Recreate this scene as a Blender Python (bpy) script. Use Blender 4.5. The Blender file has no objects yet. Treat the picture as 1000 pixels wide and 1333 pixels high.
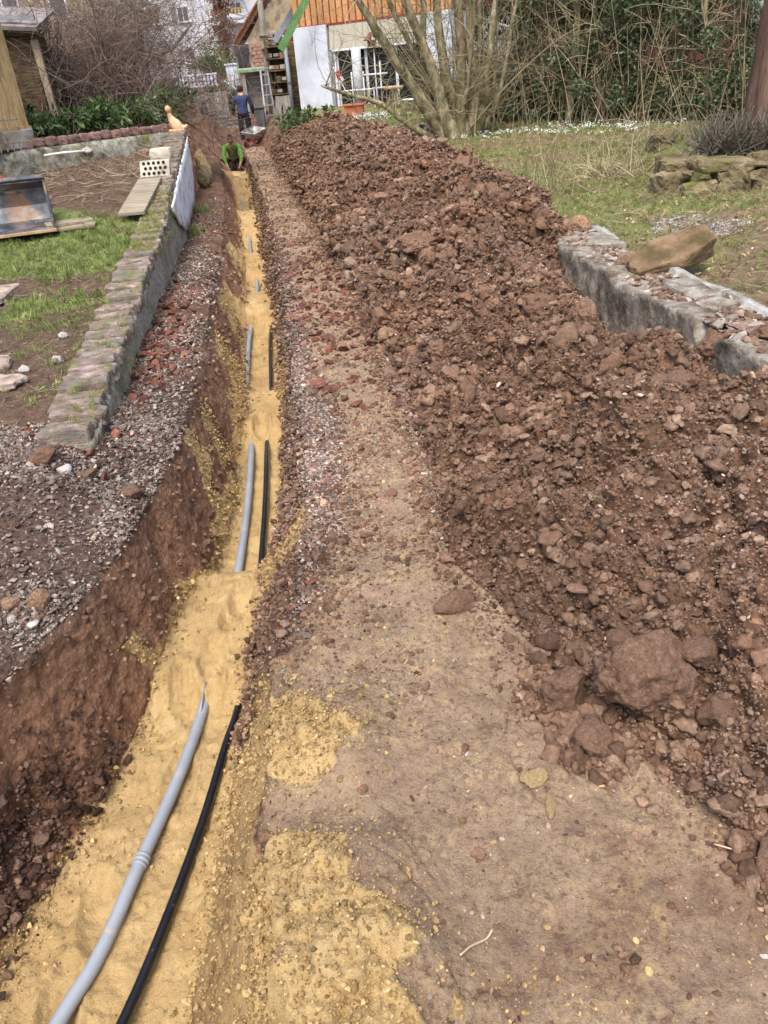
import bpy, bmesh, math, random
import numpy as np
from mathutils import Vector, Matrix, Euler
random.seed(7); RNG = np.random.default_rng(7)
R = math.radians
scene = bpy.context.scene
# ---------------------------------------------------------------- camera, sky, sun, exposure
scene.unit_settings.scale_length = 1.3          # one unit is 1.3 m: the workers are 1.75 m tall
cam_d = bpy.data.cameras.new('camera'); cam = bpy.data.objects.new('camera', cam_d)
scene.collection.objects.link(cam); scene.camera = cam
cam_d.sensor_fit = 'HORIZONTAL'; cam_d.sensor_width = 36; cam_d.lens = 36
cam_d.clip_start = .05; cam_d.clip_end = 2000
cam.location = (0, 0, 1.6)
cam.rotation_euler = (Matrix.Rotation(R(90-29.5), 3, 'X') @ Matrix.Rotation(R(-5.0), 3, 'Z')).to_euler()
world = bpy.data.worlds.new('World'); scene.world = world; world.use_nodes = True
wn = world.node_tree; bg = wn.nodes['Background']
sky = wn.nodes.new('ShaderNodeTexSky'); sky.sky_type = 'NISHITA'; sky.sun_disc = False
SUN_EL, SUN_AZ = R(60), R(-168)                 # azimuth measured from +y towards +x
sky.sun_elevation = SUN_EL; sky.sun_rotation = SUN_AZ
sky.air_density = 1.0; sky.dust_density = 3.5; sky.ozone_density = 1.0
wn.links.new(sky.outputs[0], bg.inputs[0]); bg.inputs[1].default_value = .13
sd = bpy.data.lights.new('sun', 'SUN'); sd.energy = 1.5; sd.angle = R(28); sd.color = (1, .965, .91)
so = bpy.data.objects.new('sun', sd); scene.collection.objects.link(so)
sv = Vector((math.cos(SUN_EL)*math.sin(SUN_AZ), math.cos(SUN_EL)*math.cos(SUN_AZ), math.sin(SUN_EL)))
so.rotation_euler = sv.to_track_quat('Z', 'Y').to_euler(); so.location = sv*30
scene.view_settings.view_transform = 'Standard'; scene.view_settings.look = 'None'
scene.view_settings.gamma = 1; scene.view_settings.use_curve_mapping = False
scene.view_settings.exposure = 1.15
scene.cycles.max_bounces = 6; scene.cycles.diffuse_bounces = 2; scene.cycles.glossy_bounces = 2
scene.cycles.transmission_bounces = 4; scene.cycles.transparent_max_bounces = 6
scene.cycles.use_denoising = True
# ---------------------------------------------------------------- helpers
COL = scene.collection
def C(r, g, b):
    f = lambda v: (v/255/12.92) if v <= 10 else ((v/255+.055)/1.055)**2.4
    return (f(r), f(g), f(b), 1)
def sstep(a, b, x):
    t = np.clip((x-a)/(b-a), 0, 1); return t*t*(3-2*t)
def tab(y, *pairs):
    a = np.array(pairs, float).reshape(-1, 2); return np.interp(y, a[:, 0], a[:, 1])
def _hash(ix, iy, iz, seed):
    h = (ix.astype(np.uint32)*np.uint32(374761393) + iy.astype(np.uint32)*np.uint32(668265263)
         + iz.astype(np.uint32)*np.uint32(2246822519) + np.uint32((seed*3266489917) & 0xffffffff))
    h = (h ^ (h >> np.uint32(13)))*np.uint32(1274126177)
    h = (h ^ (h >> np.uint32(16)))*np.uint32(2654435761)
    return h ^ (h >> np.uint32(15))
def noise3(x, y, z, freq, seed=0):
    """value noise in -1..1"""
    x = np.asarray(x, float)*freq+1000; y = np.asarray(y, float)*freq+1000; z = np.asarray(z, float)*freq+1000
    x, y, z = np.broadcast_arrays(x, y, z)
    ix, iy, iz = np.floor(x).astype(np.int64), np.floor(y).astype(np.int64), np.floor(z).astype(np.int64)
    fx, fy, fz = (x-ix).astype(np.float32), (y-iy).astype(np.float32), (z-iz).astype(np.float32)
    u, v, w = fx*fx*(3-2*fx), fy*fy*(3-2*fy), fz*fz*(3-2*fz)
    def c(a, b, d): return (_hash(ix+a, iy+b, iz+d, seed) & np.uint32(0xffff)).astype(np.float32)/32767.5-1
    x00 = c(0,0,0)*(1-u)+c(1,0,0)*u; x10 = c(0,1,0)*(1-u)+c(1,1,0)*u
    x01 = c(0,0,1)*(1-u)+c(1,0,1)*u; x11 = c(0,1,1)*(1-u)+c(1,1,1)*u
    return (x00*(1-v)+x10*v)*(1-w)+(x01*(1-v)+x11*v)*w
def fbm(x, y, z, freq, octs=4, gain=.5, seed=0):
    o = 0; a = 1; n = 0
    for k in range(octs):
        o = o+a*noise3(x, y, z, freq*(2.03**k), seed+k*17); n += a; a *= gain
    return o/n
def lumps(x, y, cell, seed=0, fill=.7):
    """rounded lumps of random size, 0..1"""
    X = x/cell+500; Yy = y/cell+500; ix = np.floor(X).astype(np.int64); iy = np.floor(Yy).astype(np.int64)
    out = np.zeros(np.shape(X), np.float32); z0 = np.zeros_like(ix)
    for dx in (-1, 0, 1):
        for dy in (-1, 0, 1):
            a, b = ix+dx, iy+dy
            h1 = _hash(a, b, z0, seed); h2 = _hash(a, b, z0, seed+91); h3 = _hash(a, b, z0, seed+55)
            u1 = (h1 & np.uint32(0xffff))/65535.; u2 = (h1 >> np.uint32(16))/65535.; u3 = (h2 & np.uint32(0xffff))/65535.
            asp = .7+.6*(h3 & np.uint32(0xff))/255.
            r = np.where(u3 < fill, .3+.55*((h2 >> np.uint32(16))/65535.)**1.5, 1e-6)
            d2 = (((X-a-u1)/asp)**2+((Yy-b-u2)*asp)**2)/(r*r)
            out = np.maximum(out, np.maximum(0, 1-d2)**.8*r)
    return out
def tag(o, label=None, cat=None, group=None, kind=None):
    if label: o['label'] = label
    if cat: o['category'] = cat
    if group: o['group'] = group
    if kind: o['kind'] = kind
    return o
def link(name, me, mat=None, parent=None, loc=None):
    o = bpy.data.objects.new(name, me); COL.objects.link(o)
    if mat is not None and me is not None and len(me.materials) == 0: me.materials.append(mat)
    if parent is not None: o.parent = parent
    if loc is not None: o.location = loc
    return o
def thing(name, label, cat, loc=(0, 0, 0), rz=0, group=None, rot=None):
    o = bpy.data.objects.new(name, None); COL.objects.link(o); o.location = loc
    o.rotation_euler = rot if rot else (0, 0, rz); o.empty_display_size = .1
    return tag(o, label, cat, group)
def np_mesh(name, V, F, smooth=True):
    """V (n,3), F (m,3) or (m,4) arrays"""
    V = np.asarray(V, np.float32); F = np.asarray(F, np.int32); k = F.shape[1]
    me = bpy.data.meshes.new(name); me.vertices.add(len(V)); me.vertices.foreach_set('co', V.ravel())
    me.loops.add(F.size); me.loops.foreach_set('vertex_index', F.ravel())
    me.polygons.add(len(F)); me.polygons.foreach_set('loop_start', np.arange(0, F.size, k, dtype=np.int32))
    try: me.polygons.foreach_set('loop_total', np.full(len(F), k, np.int32))
    except Exception: pass
    me.polygons.foreach_set('use_smooth', np.full(len(F), smooth, bool))
    me.update(calc_edges=True); me.validate(); return me
class MB:
    """collects boxes, tubes, prisms; build() links them as one mesh object"""
    def __init__(s): s.v = []; s.f = []
    def add(s, vs, fs):
        n = len(s.v); s.v += [tuple(p) for p in vs]; s.f += [tuple(i+n for i in f) for f in fs]; return s
    def box(s, c, size, rot=(0, 0, 0), taper=1, jit=0):
        M = Euler(rot).to_matrix(); sx, sy, sz = size[0]/2, size[1]/2, size[2]/2; vs = []
        for z in (-1, 1):
            k = taper if z > 0 else 1
            for x, y in ((-1, -1), (1, -1), (1, 1), (-1, 1)):
                p = Vector((x*sx*k, y*sy*k, z*sz))
                if jit: p += Vector([random.uniform(-jit, jit) for _ in range(3)])
                vs.append(M @ p+Vector(c))
        return s.add(vs, [(3, 2, 1, 0), (4, 5, 6, 7), (0, 1, 5, 4), (1, 2, 6, 5), (2, 3, 7, 6), (3, 0, 4, 7)])
    def bar(s, a, b, w, h=None, up=(0, 0, 1)):
        a, b = Vector(a), Vector(b); d = (b-a); L = d.length; d.normalize(); h = h or w
        u = Vector(up); sd_ = d.cross(u)
        if sd_.length < 1e-4: sd_ = d.cross(Vector((1, 0, 0)))
        sd_.normalize(); u = sd_.cross(d); vs = []
        for p in (a, b):
            for x, y in ((-1, -1), (1, -1), (1, 1), (-1, 1)): vs.append(p+sd_*x*w/2+u*y*h/2)
        return s.add(vs, [(3, 2, 1, 0), (4, 5, 6, 7), (0, 1, 5, 4), (1, 2, 6, 5), (2, 3, 7, 6), (3, 0, 4, 7)])
    def tube(s, pts, rad, n=8, cap=True, wob=0):
        pts = [Vector(p) for p in pts]; rads = rad if hasattr(rad, '__len__') else [rad]*len(pts)
        vs = []; fs = []; ref = Vector((0, 0, 1)); prev = None
        for i, p in enumerate(pts):
            d = (pts[min(i+1, len(pts)-1)]-pts[max(i-1, 0)])
            if d.length < 1e-9: d = Vector((0, 0, 1))
            d.normalize()
            if prev is None:
                a = d.cross(ref)
                if a.length < .1: a = d.cross(Vector((1, 0, 0)))
            else: a = prev-d*prev.dot(d)
            if a.length < 1e-6: a = d.orthogonal()
            a.normalize(); prev = a; b = d.cross(a)
            for k in range(n):
                t = 2*math.pi*k/n; r = rads[i]*(1+(random.uniform(-wob, wob) if wob else 0))
                vs.append(p+(a*math.cos(t)+b*math.sin(t))*r)
        for i in range(len(pts)-1):
            for k in range(n):
                fs.append((i*n+k, i*n+(k+1) % n, (i+1)*n+(k+1) % n, (i+1)*n+k))
        if cap: fs.append(tuple(range(n-1, -1, -1))); fs.append(tuple((len(pts)-1)*n+k for k in range(n)))
        return s.add(vs, fs)
    def prism(s, poly, h, z0=0):
        n = len(poly); vs = [(x, y, z0) for x, y in poly]+[(x, y, z0+h) for x, y in poly]
        return s.add(vs, [tuple(range(n-1, -1, -1)), tuple(range(n, 2*n))]+[(i, (i+1) % n, n+(i+1) % n, n+i) for i in range(n)])
    def lathe(s, prof, n=16, c=(0, 0, 0)):
        vs = []; fs = []
        for r, z in prof:
            for k in range(n):
                t = 2*math.pi*k/n; vs.append((c[0]+r*math.cos(t), c[1]+r*math.sin(t), c[2]+z))
        for i in range(len(prof)-1):
            for k in range(n): fs.append((i*n+k, i*n+(k+1) % n, (i+1)*n+(k+1) % n, (i+1)*n+k))
        fs.append(tuple(range(n-1, -1, -1))); fs.append(tuple((len(prof)-1)*n+k for k in range(n)))
        return s.add(vs, fs)
    def mesh(s, name, smooth=False):
        me = bpy.data.meshes.new(name); me.from_pydata(s.v, [], s.f); me.update()
        if smooth: me.polygons.foreach_set('use_smooth', [True]*len(me.polygons))
        return me
    def build(s, name, mat, parent=None, smooth=False, bevel=0, loc=None, rot=None):
        o = link(name, s.mesh(name, smooth), mat, parent, loc)
        if rot: o.rotation_euler = rot
        if bevel:
            m = o.modifiers.new('bevel', 'BEVEL'); m.width = bevel; m.segments = 2; m.limit_method = 'ANGLE'
        return o
def box(name, mat, parent, c, size, rot=(0, 0, 0), bevel=0, taper=1, jit=0):
    """a box that keeps its own origin at its centre"""
    o = MB().box((0, 0, 0), size, taper=taper, jit=jit).build(name, mat, parent, bevel=bevel)
    o.location = c; o.rotation_euler = rot; return o
# ---------------------------------------------------------------- materials
def mat_new(name):
    m = bpy.data.materials.new(name); m.use_nodes = True; nt = m.node_tree; return m, nt, nt.nodes['Principled BSDF']
def nd(nt, t, **kw):
    n = nt.nodes.new(t)
    for k, v in kw.items(): setattr(n, k, v)
    return n
def ramp(nt, fac, stops, interp='LINEAR'):
    r = nd(nt, 'ShaderNodeValToRGB'); r.color_ramp.interpolation = interp; e = r.color_ramp.elements
    while len(e) < len(stops): e.new(.5)
    for q, (p, c) in zip(e, stops): q.position = p; q.color = c if len(c) == 4 else (*c, 1)
    nt.links.new(fac, r.inputs[0]); return r.outputs[0]
def nz(nt, vec, scale, detail=4, rough=.55, dist=0):
    n = nd(nt, 'ShaderNodeTexNoise'); n.inputs['Scale'].default_value = scale; n.inputs['Detail'].default_value = detail
    n.inputs['Roughness'].default_value = rough; n.inputs['Distortion'].default_value = dist
    if vec is not None: nt.links.new(vec, n.inputs['Vector'])
    return n.outputs['Fac']
def mixc(nt, fac, a, b, blend='MIX'):
    n = nd(nt, 'ShaderNodeMix'); n.data_type = 'RGBA'; n.blend_type = blend
    for v, i in ((fac, 0), (a, 6), (b, 7)):
        if hasattr(v, 'is_output'): nt.links.new(v, n.inputs[i])
        else: n.inputs[i].default_value = v
    return n.outputs[2]
def mth(nt, op, a, b=None, clamp=False):
    n = nd(nt, 'ShaderNodeMath', operation=op, use_clamp=clamp)
    for v, i in ((a, 0), (b, 1)):
        if v is None: continue
        if hasattr(v, 'is_output'): nt.links.new(v, n.inputs[i])
        else: n.inputs[i].default_value = v
    return n.outputs[0]
def bump(nt, bsdf, h, strength=.5, dist=.02):
    b = nd(nt, 'ShaderNodeBump'); b.inputs['Strength'].default_value = strength; b.inputs['Distance'].default_value = dist
    nt.links.new(h, b.inputs['Height']); nt.links.new(b.outputs[0], bsdf.inputs['Normal'])
def coords(nt, kind='Object', stretch=(1, 1, 1)):
    t = nd(nt, 'ShaderNodeTexCoord'); m = nd(nt, 'ShaderNodeMapping'); m.inputs['Scale'].default_value = stretch
    nt.links.new(t.outputs[kind], m.inputs['Vector']); return m.outputs[0]
def pmat(name, cols, scale=8, detail=5, rough=.85, bmp=.3, bscale=None, bdist=.01, metal=0, stretch=(1, 1, 1), spec=.3, vary=.12, nrough=.6, dirt=None, dirt_scale=3, dlo=.48, moss=None, moss_amt=.5):
    """noise-mixed colours with relief, some shift from object to object, optional dirt or moss"""
    m, nt, b = mat_new(name); v = coords(nt, 'Object', stretch)
    oi = nd(nt, 'ShaderNodeObjectInfo'); ad = nd(nt, 'ShaderNodeVectorMath', operation='ADD'); mu = nd(nt, 'ShaderNodeVectorMath', operation='SCALE')
    cb = nd(nt, 'ShaderNodeCombineXYZ')
    for i in range(3): nt.links.new(oi.outputs['Random'], cb.inputs[i])
    nt.links.new(cb.outputs[0], mu.inputs[0]); mu.inputs['Scale'].default_value = 37
    nt.links.new(v, ad.inputs[0]); nt.links.new(mu.outputs[0], ad.inputs[1]); v = ad.outputs[0]
    k = len(cols); col = ramp(nt, nz(nt, v, scale, detail, nrough), [(.32+.36*i/max(1, k-1), c) for i, c in enumerate(cols)])
    if vary:
        hs = nd(nt, 'ShaderNodeHueSaturation'); nt.links.new(col, hs.inputs['Color'])
        nt.links.new(mth(nt, 'ADD', mth(nt, 'MULTIPLY', oi.outputs['Random'], 2*vary), 1-vary), hs.inputs['Value']); col = hs.outputs[0]
    if dirt: col = mixc(nt, ramp(nt, nz(nt, v, dirt_scale, 6, .65), [(dlo, (0, 0, 0)), (dlo+.16, (1, 1, 1))]), col, dirt)
    if moss:
        g = nd(nt, 'ShaderNodeNewGeometry'); sx = nd(nt, 'ShaderNodeSeparateXYZ'); nt.links.new(g.outputs['Normal'], sx.inputs[0])
        f = mth(nt, 'MULTIPLY', ramp(nt, nz(nt, v, dirt_scale*1.3, 6, .7), [(.62-.25*moss_amt, (0, 0, 0)), (.75-.25*moss_amt, (1, 1, 1))]), mth(nt, 'ADD', mth(nt, 'MULTIPLY', sx.outputs[2], .6), .4, True))
        col = mixc(nt, f, col, moss)
    nt.links.new(col, b.inputs['Base Color']); b.inputs['Roughness'].default_value = rough; b.inputs['Metallic'].default_value = metal
    b.inputs['Specular IOR Level'].default_value = spec
    if bmp: bump(nt, b, nz(nt, v, bscale or scale*3, 6, .65), bmp, bdist)
    return m
def glass_mat():
    m, nt, b = mat_new('window_glass'); b.inputs['Base Color'].default_value = (.02, .025, .028, 1)
    b.inputs['Roughness'].default_value = .06; b.inputs['Specular IOR Level'].default_value = .6; b.inputs['Alpha'].default_value = .72; return m
def stone_mat(name, rough=.9, bmp=.5, bscale=60):
    """colour comes from the instancer attribute tint"""
    m, nt, b = mat_new(name); a = nd(nt, 'ShaderNodeAttribute', attribute_type='INSTANCER', attribute_name='tint')
    v = coords(nt, 'Object'); n = nz(nt, v, 2.2, 5, .65)
    f = ramp(nt, n, [(.3, (.62, .62, .62)), (.7, (1.25, 1.22, 1.18))])
    nt.links.new(mixc(nt, 1, a.outputs['Color'], f, 'MULTIPLY'), b.inputs['Base Color'])
    b.inputs['Roughness'].default_value = rough; b.inputs['Specular IOR Level'].default_value = .25
    bump(nt, b, nz(nt, v, 5, 6, .7), bmp, .25); return m
# ---------------------------------------------------------------- scattering many small pieces (only for uncountable stuff)
def hidden_coll(name, meshes):
    c = bpy.data.collections.new(name)
    for i, me in enumerate(meshes):
        o = bpy.data.objects.new('%s_%02d' % (name, i), me); c.objects.link(o)
    return c
def scatter(name, coll, n_var, P, scale, rot, tint, mat, label=None, cat=None, parent=None, seed=1):
    """P (n,3), scale (n,) or (n,3), rot (n,3) euler, tint (n,3)"""
    n = len(P); me = bpy.data.meshes.new(name); me.vertices.add(n); me.vertices.foreach_set('co', np.asarray(P, np.float32).ravel())
    s = np.asarray(scale, np.float32); s = np.repeat(s[:, None], 3, 1) if s.ndim == 1 else s
    for nm, arr in (('scl', s), ('rot', rot), ('tint3', tint)):
        a = me.attributes.new(nm, 'FLOAT_VECTOR', 'POINT'); a.data.foreach_set('vector', np.asarray(arr, np.float32).ravel())
    a = me.attributes.new('idx', 'INT', 'POINT'); a.data.foreach_set('value', np.random.default_rng(seed).integers(0, n_var, n).astype(np.int32))
    col4 = np.ones((n, 4), np.float32); col4[:, :3] = tint
    a = me.attributes.new('tint', 'FLOAT_COLOR', 'POINT'); a.data.foreach_set('color', col4.ravel())
    me.materials.append(mat); o = link(name, me, None, parent)
    g = bpy.data.node_groups.new(name, 'GeometryNodeTree')
    g.interface.new_socket('Geometry', in_out='INPUT', socket_type='NodeSocketGeometry'); g.interface.new_socket('Geometry', in_out='OUTPUT', socket_type='NodeSocketGeometry')
    i = g.nodes.new('NodeGroupInput'); u = g.nodes.new('NodeGroupOutput'); ip = g.nodes.new('GeometryNodeInstanceOnPoints')
    ci = g.nodes.new('GeometryNodeCollectionInfo'); ci.inputs['Collection'].default_value = coll; ci.inputs['Separate Children'].default_value = True; ci.inputs['Reset Children'].default_value = True
    def attr(nm, t):
        q = g.nodes.new('GeometryNodeInputNamedAttribute'); q.data_type = t; q.inputs['Name'].default_value = nm
        return [k for k in q.outputs if k.enabled and k.name == 'Attribute'][0]
    L = g.links.new; L(i.outputs[0], ip.inputs['Points']); L(ci.outputs[0], ip.inputs['Instance']); ip.inputs['Pick Instance'].default_value = True
    L(attr('idx', 'INT'), ip.inputs['Instance Index']); L(attr('scl', 'FLOAT_VECTOR'), ip.inputs['Scale'])
    er = g.nodes.new('FunctionNodeEulerToRotation'); L(attr('rot', 'FLOAT_VECTOR'), er.inputs[0]); L(er.outputs[0], ip.inputs['Rotation'])
    L(ip.outputs[0], u.inputs[0])
    m = o.modifiers.new('scatter', 'NODES'); m.node_group = g
    return tag(o, label, cat, None, 'stuff')
def ico(sub):
    bm = bmesh.new(); bmesh.ops.create_icosphere(bm, subdivisions=sub, radius=1); V = np.array([v.co[:] for v in bm.verts])
    F = np.array([[v.index for v in f.verts] for f in bm.faces]); bm.free(); return V, F
def crumb_mesh(name, sub, seed, squash=(1, 1, .85), amp=1.0):
    """knobbly lump of earth"""
    V, F = ico(sub); rg = np.random.default_rng(seed); V = V.copy()
    for _ in range(7):
        d = rg.normal(size=3); d /= np.linalg.norm(d); k = rg.uniform(.5, .85); h = V@d; V -= np.outer(np.maximum(0, h-k), d)
    x, y, z = V.T; r = 1+amp*(.38*fbm(x, y, z, 1.3, 2, .5, seed)+.30*(.35-np.abs(fbm(x, y, z, 2.4, 2, .5, seed+5)))+.26*fbm(x, y, z, 4.5, 3, .65, seed+9))
    return np_mesh(name, V*r[:, None]*np.array(squash)*rg.uniform(.7, 1.25, 3), F, True)
def rock_mesh(name, sub, seed, rough=.35, planes=6, squash=(1, 1, .75), fine=.1, smooth=False):
    """faceted lump: an icosphere cut by random planes, then roughened"""
    V, F = ico(sub); rg = np.random.default_rng(seed); V = V.copy()
    for _ in range(planes):
        d = rg.normal(size=3); d /= np.linalg.norm(d); k = rg.uniform(.5, .9); h = V@d; V -= np.outer(np.maximum(0, h-k), d)
    V = V*(1+rough*fbm(V[:, 0], V[:, 1], V[:, 2], 1.1, 2, .5, seed)[:, None]+fine*fbm(V[:, 0], V[:, 1], V[:, 2], 3.5, 3, .6, seed+3)[:, None])
    V = V*np.array(squash)*rg.uniform(.85, 1.15, 3); return np_mesh(name, V, F, smooth)
# ---------------------------------------------------------------- lines of the dig, as x over y
LR = lambda y: tab(y, .2,-1.62, 1.3,-1.47, 2,-1.32, 2.4,-1.2, 2.8,-1.14, 3.2,-1.12, 3.9,-1.11, 5,-1.19, 6.6,-1.35, 10.6,-1.80, 16.2,-2.55, 22,-3.5, 27,-4.25)
KD = 1.05
FL = lambda y: KD*tab(y/KD, .2,-1.28, 1.3,-1.19, 1.8,-1.09, 2.4,-1.01, 2.85,-.95, 3.3,-.91, 3.8,-.87, 5.2,-.95, 6.6,-1.09, 8.3,-1.26, 10.6,-1.56, 16,-2.32, 22,-3.22, 27,-3.95)
FR = lambda y: KD*tab(y/KD, .2,-.60, 1,-.625, 2,-.62, 3,-.60, 4,-.595, 4.7,-.62, 5.8,-.715, 7.4,-.865, 9.4,-1.15, 12.5,-1.50, 17,-2.08, 22,-2.86, 27,-3.65)
RR = lambda y: tab(y, .2,-.2, .87,-.26, 1.2,-.34, 1.6,-.40, 2,-.42, 2.2,-.38, 2.7,-.34, 2.9,-.32, 3.8,-.39, 4.8,-.48, 5.9,-.59, 7.9,-.78, 10.9,-1.15, 15.6,-1.78, 19.9,-2.42, 22,-2.75, 27,-3.5)
HT = lambda y: tab(y, .2,1.0, 1,.8, 1.24,.70, 1.5,.53, 1.75,.45, 2.1,.36, 2.4,.23, 2.9,.22, 4,.18, 5.3,.05, 8,-.20, 12,-.70, 16,-1.22, 20.5,-1.8, 24,-2.3, 27,-2.7)
HE = lambda y: tab(y, .2,2.5, 2.2,2.0, 2.6,1.84, 3.3,1.80, 4.1,1.74, 5.1,1.66, 6,1.66, 7,1.85, 9,1.80, 11,1.60, 13,1.32, 16,.92, 19,.35, 22,-.2, 24,-.6, 27,-1.4)
HH = lambda y: tab(y, .2,.3, 1,.36, 2,.42, 3,.42, 4,.40, 5,.42, 6,.5, 7,.60, 9,.70, 12,.80, 15,.88, 18,.84, 21,.66, 24,.45, 27,.2)
LB = lambda y: tab(y, .2,-3.2, 4,-2.7, 10,-2.7, 16,-3.6, 22,-4.9, 27,-6.2)
LWX = lambda y: tab(y, 3.3,-1.38, 4,-1.47, 5.45,-1.65, 7.2,-1.85, 10,-2.15, 15.5,-2.95)
LWZ = lambda y: tab(y, 3.3,.17, 4,.2, 5.45,.27, 7.2,.40, 8.2,.48, 10,.76, 15.5,1.04)
RWX = lambda y: tab(y, 2.2,1.86, 3.3,1.79, 4.1,1.72, 5.1,1.61, 6.1,1.57, 7,1.6)     # front face of the right wall
ZF = -.66
def ground0(y): return tab(y, 0,0, 16,0, 22,.1, 25,.2, 32,.5)
def sandbed(y):
    """height of the sand over the trench bottom: humps where the pipes are covered"""
    y = y/KD
    return tab(y, 0,0, 2.3,.0, 2.42,.10, 2.8,.13, 3.15,.11, 3.32,.0, 4.75,.0, 5.0,.13, 5.6,.14, 5.8,0, 7.7,.0, 8.0,.16, 8.6,.20, 9.0,.02, 9.8,.0, 10.1,.16, 11.2,.16, 11.5,.0, 13,.0, 13.5,.16, 15.2,.2, 16,.0, 18,.0, 19,.38, 19.7,.40, 20.0,.12, 20.3,.30, 21.3,.36, 21.8,.1, 22.9,.0, 23.6,.62, 27,.7)
def heap_z(x, y):
    a, b = HT(y), HE(y); t = np.clip((x-a)/(b-a), 0, 1); w = sstep(4.5, 7.5, y); endz = tab(y, 0,.3, 2.2,.3, 3.4,.2, 5,.1, 6,.2, 7,.28, 18,.34, 27,.3)
    mound = endz*sstep(.3, 1, t)+(HH(y)-endz*.5)*np.sin(np.pi*t**.9)**.85
    flat = HH(y)*(sstep(-.12, .75, t)-sstep(-.12, .75, 0*t))
    flat = flat*(1-.45*sstep(.75, 1, t)*sstep(2.2, 2.9, y))
    flat = flat-.36*np.exp(-((x-1.52)/.22)**2-((y-4.45)/.62)**2)+.05*np.exp(-((x-1.0)/.35)**2-((y-4.6)/.5)**2)
    z = ground0(y)*(1-t)+flat*(1-w)+mound*w
    nearwall = sstep(.62, .12, RWX(y)-x)*sstep(2.3, 2.9, y)*sstep(6.9, 6.0, y)      # a hollow along the wall face
    return z*(1-nearwall)+np.minimum(z, tab(y, 2.3,.26, 3.0,.16, 3.5,.10, 4,-.05, 4.5,-.06, 5.1,.05, 6,.14, 7,.25))*nearwall
NR = 860
tt = np.linspace(0, 1, NR); ys = .8*np.exp(np.log((27+.6)/.8)*tt)-.6
def section(n, fx, fz, dens=lambda t: t):
    t = dens(np.linspace(0, 1, n))[None, :]; y = ys[:, None]+0*t; t = t+0*y; return fx(t, y), y, fz(t, y)
near = lambda y: sstep(2.35, 1.75, y)
def bank_x(t, y): return LB(y)+(LR(y)-LB(y))*t
def bank_z(t, y):
    x = bank_x(t, y); d = LR(y)-x
    return ground0(y)-.06*np.exp(-d/.09)+.11*sstep(.12, .5, d)*sstep(4.6, 3.7, y)*sstep(2.2, 3.2, y)+.03*sstep(.2, 1.2, d)*sstep(5, 3, y)
def lw_x(t, y):
    k = np.where(t < .55, t*.32/.55, .32+(t-.55)/.45*.68); f = t*(1-near(y))+k*near(y); return LR(y)+(FL(y)-LR(y))*f
def lw_z(t, y):
    k = np.where(t < .55, t/.55*.74, .74+(t-.55)/.45*.26); f = t*(1-near(y))+k*near(y)
    z0 = ground0(y)-.06; z1 = ZF+sandbed(y)+.03; return z0+(z1-z0)*f
def fl_z(t, y): return ZF+sandbed(y)+.03*(2*t-1)**4
def rw_z(t, y):
    z0 = ZF+sandbed(y)+.03; z1 = ground0(y)-.03; f = t**1.15*(1-near(y))+t**.8*near(y); return z0+(z1-z0)*f
def path_x(t, y): return RR(y)+(HT(y)-RR(y))*t
def path_z(t, y):
    x = path_x(t, y); g = ground0(y)+0*x
    g = g-.03*np.exp(-(x-RR(y))/.06)+.02*sstep(.85, 1, t)
    for cx, cy, rx, ry, h in ((-.21, 1.56, .15, .17, .055), (-.14, 1.04, .19, .20, .08), (-.2, .74, .28, .2, .10)):
        g = g+h*np.exp(-((x-cx)/rx)**4-((y-cy)/ry)**4)
    return g
def heap_x(t, y): return HT(y)+(HE(y)-HT(y))*t
S = [('bank', *section(170, bank_x, bank_z, lambda t: 1-(1-t)**1.7)),
     ('lw', *section(96, lw_x, lw_z)),
     ('fl', *section(96, lambda t, y: FL(y)+(FR(y)-FL(y))*t, fl_z)),
     ('rw', *section(84, lambda t, y: FR(y)+(RR(y)-FR(y))*t, rw_z)),
     ('path', *section(160, path_x, path_z)),
     ('heap', *section(270, heap_x, lambda t, y: heap_z(heap_x(t, y), y), lambda t: t**1.1))]
X = np.concatenate([s[1][:, (0 if i == 0 else 1):] for i, s in enumerate(S)], 1)
Yg = np.concatenate([s[2][:, (0 if i == 0 else 1):] for i, s in enumerate(S)], 1)
Z = np.concatenate([s[3][:, (0 if i == 0 else 1):] for i, s in enumerate(S)], 1)
cut = np.cumsum([0]+[s[1].shape[1]-(0 if i == 0 else 1) for i, s in enumerate(S)]); cut[1:] -= 1
SEC = {s[0]: (cut[i], cut[i+1]) for i, s in enumerate(S)}            # first and last column of each section
NC = X.shape[1]; ci = np.arange(NC)[None, :]+0*X
# soft weights of the sections across the columns (blurred so that relief runs on over the borders)
def wsec(nm, blur=7):
    a, b = SEC[nm]; return sstep(a-blur, a+blur, ci)*(1-sstep(b-blur, b+blur, ci)) if nm not in ('bank', 'heap') else (1-sstep(b-blur, b+blur, ci) if nm == 'bank' else sstep(a-blur, a+blur, ci))
W = {k: wsec(k) for k in SEC}
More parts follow.
